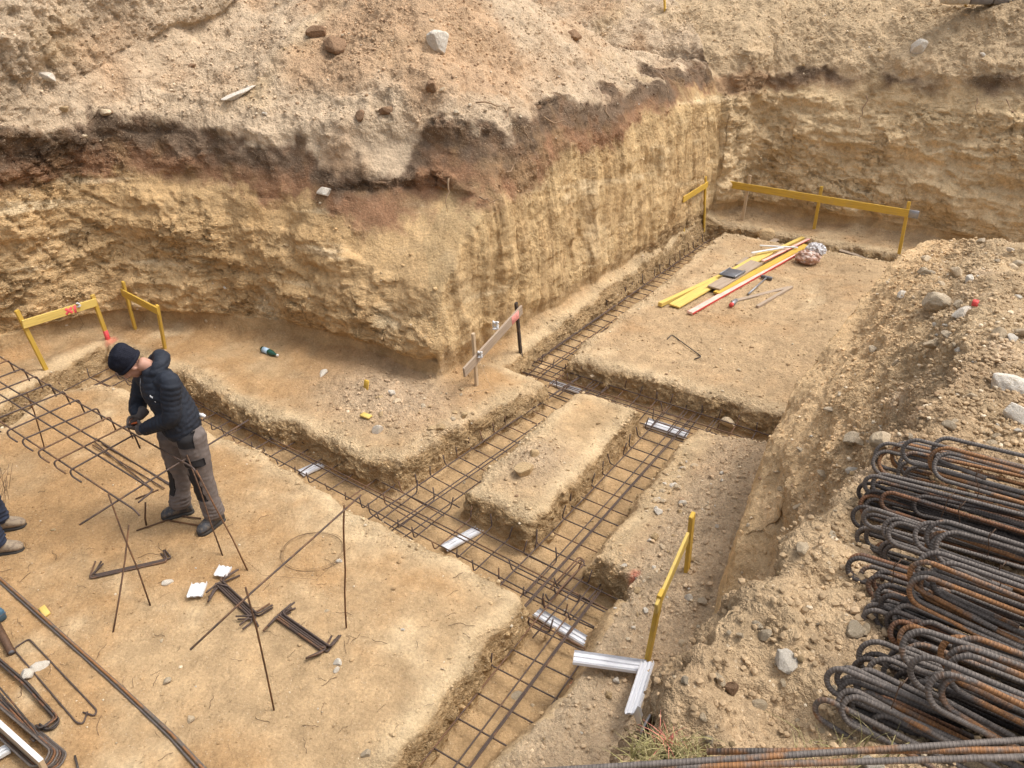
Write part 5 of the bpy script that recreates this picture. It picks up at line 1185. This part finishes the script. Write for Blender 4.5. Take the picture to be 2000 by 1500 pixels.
def trousers(root, J, mat='trousers', flare=1.0, name="trousers"):
    b = MB()
    chain(b, [J['waist'] - J['up'] * .01, J['pelvis'], J['pelvis'] - UZ * .07], [.155, .172, .155], (J['side'], 1.08, .80))
    for k in ('L', 'R'):
        m1 = J['hip' + k].lerp(J['knee' + k], .5); m2 = J['knee' + k].lerp(J['ank' + k], .5)
        chain(b, [J['hip' + k] + UZ * .03, m1, J['knee' + k], m2, J['ank' + k] + UZ * .055, J['ank' + k] + UZ * .0], [.118, .106, .088, .082, .084 * flare, .086 * flare])
    def wr(V, N):
        z = V[:, 2]; n = ridged(V * [1, 1, 2.2], 6, 3, seed=81) * .010 + fbm(V, 11, 2, seed=82) * .005
        bunch = np.exp(-((z - .14) / .09) ** 2) * np.sin(z * 170 + 9 * fbm(V, 5, 2, seed=83)) * .006
        return V + N * (n + bunch)[:, None]
    return fuse(b, name, mat, root, .011, 4, wr)
def patch_on(o, name, mat, root, centre, dirn, w_, h_, up=UZ, off=.004):
    """a sewn-on piece of cloth following the garment below it"""
    bv = BVHTree.FromObject(o, bpy.context.evaluated_depsgraph_get()); loc = LOC[root.name]
    d = dirn.normalized(); u = (up - d * up.dot(d)).normalized(); s_ = u.cross(d); n = 12; top = []
    for i in range(n + 1):
        for j in range(n + 1):
            x, y = (i / n - .5) * w_, (j / n - .5) * h_; c = centre + s_ * x + u * y - loc
            h = bv.ray_cast(c + d * .25, -d, .5); p = h[0] + d * off if h[0] is not None else c + d * .08
            top.append(p)
    k = (n + 1) ** 2; F2 = []
    for i in range(n):
        for j in range(n): q = (i * (n + 1) + j, (i + 1) * (n + 1) + j, (i + 1) * (n + 1) + j + 1, i * (n + 1) + j + 1); F2 += [q, tuple(x + k for x in q[::-1])]
    rim = [i * (n + 1) for i in range(n + 1)] + [n * (n + 1) + j for j in range(1, n + 1)] + [i * (n + 1) + n for i in range(n - 1, -1, -1)] + [j for j in range(n - 1, 0, -1)]
    F2 += [(rim[q], rim[(q + 1) % len(rim)], rim[(q + 1) % len(rim)] + k, rim[q] + k) for q in range(len(rim))]
    m2 = bpy.data.meshes.new(name); m2.from_pydata([tuple(p) for p in top] + [tuple(p - d * (off + .006)) for p in top], [], F2); m2.materials.append(M[mat]); m2.polygons.foreach_set("use_smooth", [True] * len(m2.polygons)); m2.update()
    p = bpy.data.objects.new(name, m2); COL.objects.link(p); p.parent = o; LOC[p.name] = loc.copy(); return p

def worker():
    base = W(385, 1008, 0); root = thing("person", "worker in a dark quilted jacket, beanie and grey trousers tying the raised cage", "person", base)
    Y0 = 5.345
    def J2(cx, cy, dy=0.0):               # joint read off the photo, on the upright plane the man stands in
        d = ray(180 + cx / 3.66, 650 + cy / 3.66); t = (Y0 + dy) / d.y; return CAM + d * t
    J = {}
    J['pelvis'] = J2(640, 672, 0); J['waist'] = J2(622, 590, 0.0); J['chest'] = J2(500, 400, 0.0); J['neckb'] = J2(432, 262, .01); J['neckt'] = J2(385, 232, .0)
    J['up'] = (J['chest'] - J['pelvis']).normalized(); f0 = Vector((-.90, -.43, 0)).normalized(); J['side'] = Vector((.43, -.90, 0)).normalized()   # his left
    J['hipL'] = J2(705, 745, -.08); J['hipR'] = J2(575, 735, .09)
    J['kneeL'] = J2(790, 1050, -.10); J['kneeR'] = J2(628, 1010, .08)
    J['ankL'] = W(417, 1001, .11); J['ankR'] = W(353, 981, .11)
    J['shL'] = J2(560, 352, -.15); J['elL'] = J2(565, 608, -.20); J['wrL'] = J2(372, 690, -.12)
    J['shR'] = J2(370, 330, .17); J['elR'] = J2(325, 520, .16); J['wrR'] = J2(330, 600, .03)
    J['toeL'] = Vector((-.55, -.83, 0)).normalized(); J['toeR'] = Vector((-.93, -.36, 0)).normalized()
    J['hdL'] = (J2(290, 705, -.06) - J['wrL']).normalized(); J['hdR'] = (J2(285, 650, -.02) - J['wrR']).normalized()
    J['pnL'] = (UZ * -.35 + Vector((-.1, .9, 0))).normalized(); J['pnR'] = (UZ * -.45 + Vector((-.2, -.8, 0))).normalized()
    J['tsL'] = (UZ * .8 + f0 * .2).normalized(); J['tsR'] = (UZ * .8 + f0 * .2).normalized()
    for k in ('L', 'R'):
        J['pn' + k] = (J['pn' + k] - J['hd' + k] * J['pn' + k].dot(J['hd' + k])).normalized(); J['ts' + k] = (J['ts' + k] - J['hd' + k] * J['ts' + k].dot(J['hd' + k])); J['ts' + k] = (J['ts' + k] - J['pn' + k] * J['ts' + k].dot(J['pn' + k])).normalized()
    J['head'] = J2(272, 225, -.005)
    hf = (Vector((-.80, -.30, 0)).normalized() * .60 - UZ * .80).normalized(); J['hf'] = hf; J['hs'] = J['side']; J['hs'] = (J['hs'] - hf * hf.dot(J['hs'])).normalized(); J['hup'] = J['hs'].cross(hf) * -1
    if J['hup'].dot(Vector((-.6, -.2, .6))) < 0: J['hup'] = -J['hup']
    body_surface(root, J)
    tr = trousers(root, J)
    fk = {'L': J['toeL'] * .8 + f0 * .4 + UZ * .1, 'R': f0 + UZ * .1}
    for k in ('L', 'R'): patch_on(tr, "knee_patch", 'patch', root, J['knee' + k].lerp(J['ank' + k], .12), fk[k], .15, .27, (J['knee' + k] - J['ank' + k]).normalized())
    patch_on(tr, "pocket_flap", 'patch', root, J['hipL'].lerp(J['kneeL'], .46), J['side'] + f0 * .3, .17, .07, (J['hipL'] - J['kneeL']).normalized(), .008)
    patch_on(tr, "cargo_pocket", 'patch', root, J['hipL'].lerp(J['kneeL'], .72), J['side'] + f0 * .6, .075, .12, (J['hipL'] - J['kneeL']).normalized(), .006)
    patch_on(tr, "hip_pocket", 'patch', root, J['hipL'] + UZ * .03, J['side'] + f0 * .55, .14, .14, UZ, .006)
    # jacket
    b = MB(); up = J['up']
    chain(b, [J['pelvis'] + up * .0 , J['waist'], J['waist'].lerp(J['chest'], .5), J['chest'], J['chest'].lerp(J['neckb'], .55), J['neckb'] + up * .0], [.185, .178, .180, .182, .150, .10], (J['side'], 1.10, .84), sub=5)
    for k in ('L', 'R'):
        inner = J['sh' + k].lerp(J['chest'], .45) + up * .03
        chain(b, [inner, J['sh' + k], J['sh' + k].lerp(J['el' + k], .5), J['el' + k], J['el' + k].lerp(J['wr' + k], .55), J['wr' + k] + J['hd' + k] * -.005], [.088, .078, .074, .069, .062, .050])
    # stand-up hood lying on the nape
    hb = J['neckb'].lerp(J['neckt'], .2) - f0 * .03
    ring = [hb + (J['side'] * math.cos(t) * .105 + (-f0 * .5 + up * .35).normalized() * (.02 + .085 * math.sin(t)) + f0 * .02) for t in [math.pi * (-.22 + 1.44 * q / 8) for q in range(9)]]
    chain(b, ring, [.030, .042, .052, .06, .066, .06, .052, .042, .030])
    upn, sd_ = np.array(up), np.array(J['side'])
    segs = [(np.array(J[a + k]), np.array(J[c + k])) for k in ('L', 'R') for a, c in (('sh', 'el'), ('el', 'wr'))]
    org = np.array(J['pelvis'])
    def quilt(V, N):
        t = (V - org) @ upn; coord = t.copy(); best = np.full(len(V), 9.0)
        dist_t = np.linalg.norm((V - org) - t[:, None] * upn, axis=1) - .06; best = dist_t
        for i, (p, q) in enumerate(segs):
            d = q - p; L = np.linalg.norm(d); d = d / L; s_ = np.clip((V - p) @ d, 0, L); r = np.linalg.norm(V - p - s_[:, None] * d, axis=1)
            take = (r < .13) & (r < best + .03); coord = np.where(take, s_ + .013 * i, coord); best = np.where(take, r, best)
        w_ = np.abs(np.sin(coord * math.pi / .046)) ** .6
        return V + N * ((w_ - .7) * .0065 + ridged(V, 9, 3, seed=85) * .005 + fbm(V, 16, 2, seed=86) * .004)[:, None]
    jk = fuse(b, "jacket", 'jacket', root, .009, 4, quilt)
    # zip, badge, cuffs
    fr = (f0 * .95 - UZ * .1).normalized()
    zp = []
    jb = BVHTree.FromObject(jk, bpy.context.evaluated_depsgraph_get()); jl = LOC[jk.name]
    for q in range(9):
        c = J['waist'].lerp(J['neckb'], q / 8 * .9) ; hit = jb.ray_cast(c + (f0 * .9 - up * .1) * .6 - jl, -(f0 * .9 - up * .1).normalized(), 1.0)
        if hit[0] is not None: zp.append(hit[0] + jl + f0 * .002)
    if len(zp) > 2: MB().tube(zp, .005, 6).build("zip", 'greymetal', jk)
    for (cx, cy, sz) in ((425, 458, .014), (452, 492, .006)):
        d = ray(180 + cx / 3.66, 650 + cy / 3.66).normalized(); hit = jb.ray_cast(CAM - jl, d, 30)
        if hit[0] is not None:
            nn = hit[1].normalized(); m = MB(); m.box(hit[0] + jl + nn * .003, nn.cross(UZ) + UZ * .7, nn.cross(nn.cross(UZ)), nn, sz, sz * .45, .0015, .0005); m.build("badge", 'whitepvc', jk)
    d = ray(180 + 768 / 3.66, 650 + 585 / 3.66).normalized(); hit = jb.ray_cast(CAM - jl, d, 30)
    pt = (hit[0] + jl) if hit[0] is not None else J2(768, 585, -.1)
    MB().tube([pt - UZ * .03, pt, pt + Vector((.03, -.01, .0)), pt + Vector((.05, -.01, -.012))], [.012, .017, .017, .012], 10).build("paper_roll", 'whitepvc', root)
    for k in ('L', 'R'):
        u_, s_, l_ = boot_mb(J['ank' + k] + J['toe' + k] * .0, J['toe' + k], ground_z(J['ank' + k].x, J['ank' + k].y, 1.0) - .004)
        bo = fuse(u_, "boot", 'boot', root, .008, 3); s_.build("sole", 'sole', bo); l_.build("laces", 'patch', bo)
        g = MB(); chain(g, [J['wr' + k] - J['hd' + k] * .07, J['wr' + k] - J['hd' + k] * .03, J['wr' + k]], [.048, .044, .040]); hand(g, J['wr' + k], J['hd' + k], J['pn' + k], J['ts' + k], (.8, .9, .6), 1.08)
        fuse(g, "glove", 'glove', root, .006, 2)
    # beanie: pulled over the skull down to the ears, a loose crown behind
    b = MB(); hc = J['head']; hu, hf_, hs_ = J['hup'], J['hf'], J['hs']
    rings = []
    for i in range(0, 12):
        th = i / 11; z = -.005 + .150 * math.sin(th * 1.5); r = (1.0 - th ** 3.2) ** .5 if th < 1 else .02; bulge = 1 + .10 * math.sin(th * math.pi)
        rings.append([hc + hu * (z + .02 + (-.022 * math.cos(2 * math.pi * k / 24) if i < 3 else 0) * -1) - hf_ * (.012 + .035 * th) + hf_ * (.112 * max(r, .05) * bulge * math.cos(2 * math.pi * k / 24)) + hs_ * (.092 * max(r, .05) * bulge * math.sin(2 * math.pi * k / 24)) for k in range(24)])
    b.quad_strip(rings, list(range(12)))
    def knit(V, N):
        q = V - np.array(hc); return V + N * (fbm(V, 14, 3, seed=87) * .009 + .0022 * np.sin(np.arctan2(q @ np.array(hs_), q @ np.array(hf_)) * 60))[:, None]
    fuse(b, "beanie", 'beanie', root, .007, 2, knit)
    b = MB(); rim = [hc + hu * (.015 + .022 * math.cos(2 * math.pi * k / 24) * 1) - hf_ * .010 + hf_ * (.108 * math.cos(2 * math.pi * k / 24)) + hs_ * (.088 * math.sin(2 * math.pi * k / 24)) for k in range(25)]
    b.tube(rim, .017, 10); fuse(b, "cuff", 'beanie', bpy.data.objects["beanie"], .006, 2)
    # stubble shadow of short hair at the nape
    # pincers in his hands
    pc = J2(262, 668, -.04); pl = thing("pincers", "steel tying pincers with orange grips in the worker's gloves", "pincers", pc)
    a1, a2 = J2(330, 640, -.03), J2(345, 668, -.08)
    MB().tube([pc, pc.lerp(a1, .35) + UZ * .012, a1], [.006, .007, .009], 8).build("grip", 'glovepalm', pl); MB().tube([pc, pc.lerp(a2, .35) - UZ * .01, a2], [.006, .007, .009], 8).build("grip", 'glovepalm', pl)
    j = (pc - a1).normalized(); MB().tube([pc, pc + j * .02, pc + j * .035], [.012, .013, .004], 10).build("jaw", 'greymetal', pl)
    return J
WJ = worker()

def second_worker():
    # stands just outside the left edge: only the dusty boots and a trouser hem come into the picture
    aR, aL = W(-4, 1012, .11), W(-10, 1058, .11)
    tR, tL = (W(52, 1010, .02) - W(0, 1020, .02)), (W(34, 1056, .02) - W(-6, 1063, .02)); tR.z = tL.z = 0; tR.normalize(); tL.normalize()
    base = (aR + aL) * .5; base.z = 0; f0 = (tR + tL).normalized(); sd_ = UZ.cross(f0)
    root = thing("person", "person at the left edge of whom only dusty boots and blue trouser hem show", "person", base)
    J = {}; O = base - f0 * .12; J['up'] = UZ; J['side'] = sd_
    def Q(f, l, z): return O + f0 * f + sd_ * l + UZ * z
    J['pelvis'] = Q(-.02, 0, .93); J['waist'] = Q(0, 0, 1.06); J['chest'] = Q(.03, 0, 1.3); J['neckb'] = Q(.02, 0, 1.48); J['neckt'] = Q(.04, 0, 1.55); J['head'] = Q(.06, 0, 1.64)
    J['hf'], J['hup'], J['hs'] = f0, UZ, sd_
    for k, sg, an, to in (('L', 1, aL, tL), ('R', -1, aR, tR)):
        if (an - base).dot(sd_) * sg < 0: pass
        J['hip' + k] = Q(0, .1 * sg, .90); J['ank' + k] = an; J['knee' + k] = (J['hip' + k] + an) * .5 + f0 * .05; J['toe' + k] = to
        J['sh' + k] = Q(.02, .2 * sg, 1.42); J['el' + k] = Q(-.01, .25 * sg, 1.14); J['wr' + k] = Q(.08, .24 * sg, .89); J['hd' + k] = (f0 * .2 - UZ).normalized(); J['pn' + k] = -sd_ * sg; J['ts' + k] = f0
    if (aL - base).dot(sd_) < 0:
        for n in ('hip', 'sh', 'el', 'wr', 'hd', 'pn', 'ts'): J[n + 'L'], J[n + 'R'] = J[n + 'R'], J[n + 'L']
        for k in ('L', 'R'): J['knee' + k] = (J['hip' + k] + J['ank' + k]) * .5 + f0 * .05
    body_surface(root, J); trousers(root, J, 'denim', .92)
    b = MB(); chain(b, [J['pelvis'], J['waist'], J['chest'], J['neckb'] - UZ * .03], [.17, .165, .165, .09], (sd_, 1.12, .8), sub=5)
    for k in ('L', 'R'): chain(b, [J['sh' + k].lerp(J['chest'], .4), J['sh' + k], J['el' + k], J['wr' + k]], [.09, .085, .066, .05])
    fuse(b, "work_jacket", 'denim', root, .011, 3)
    b = MB(); head_c = J['head']
    rings = [[head_c + UZ * (.02 + .125 * math.sin(i / 9 * 1.5)) + f0 * (.104 * math.cos(i / 9 * 1.5) * math.cos(2 * math.pi * k / 20) - .012) + sd_ * (.085 * math.cos(i / 9 * 1.5) * math.sin(2 * math.pi * k / 20)) for k in range(20)] for i in range(10)]
    b.quad_strip(rings, list(range(10))); b.build("hair", 'patch', root)
    for k in ('L', 'R'):
        u_, s_, l_ = boot_mb(J['ank' + k], J['toe' + k], ground_z(J['ank' + k].x, J['ank' + k].y, 1.0) - .004)
        bo = fuse(u_, "boot", 'bootdust', root, .008, 3); s_.build("sole", 'sole', bo); l_.build("laces", 'bootdust', bo)
second_worker()
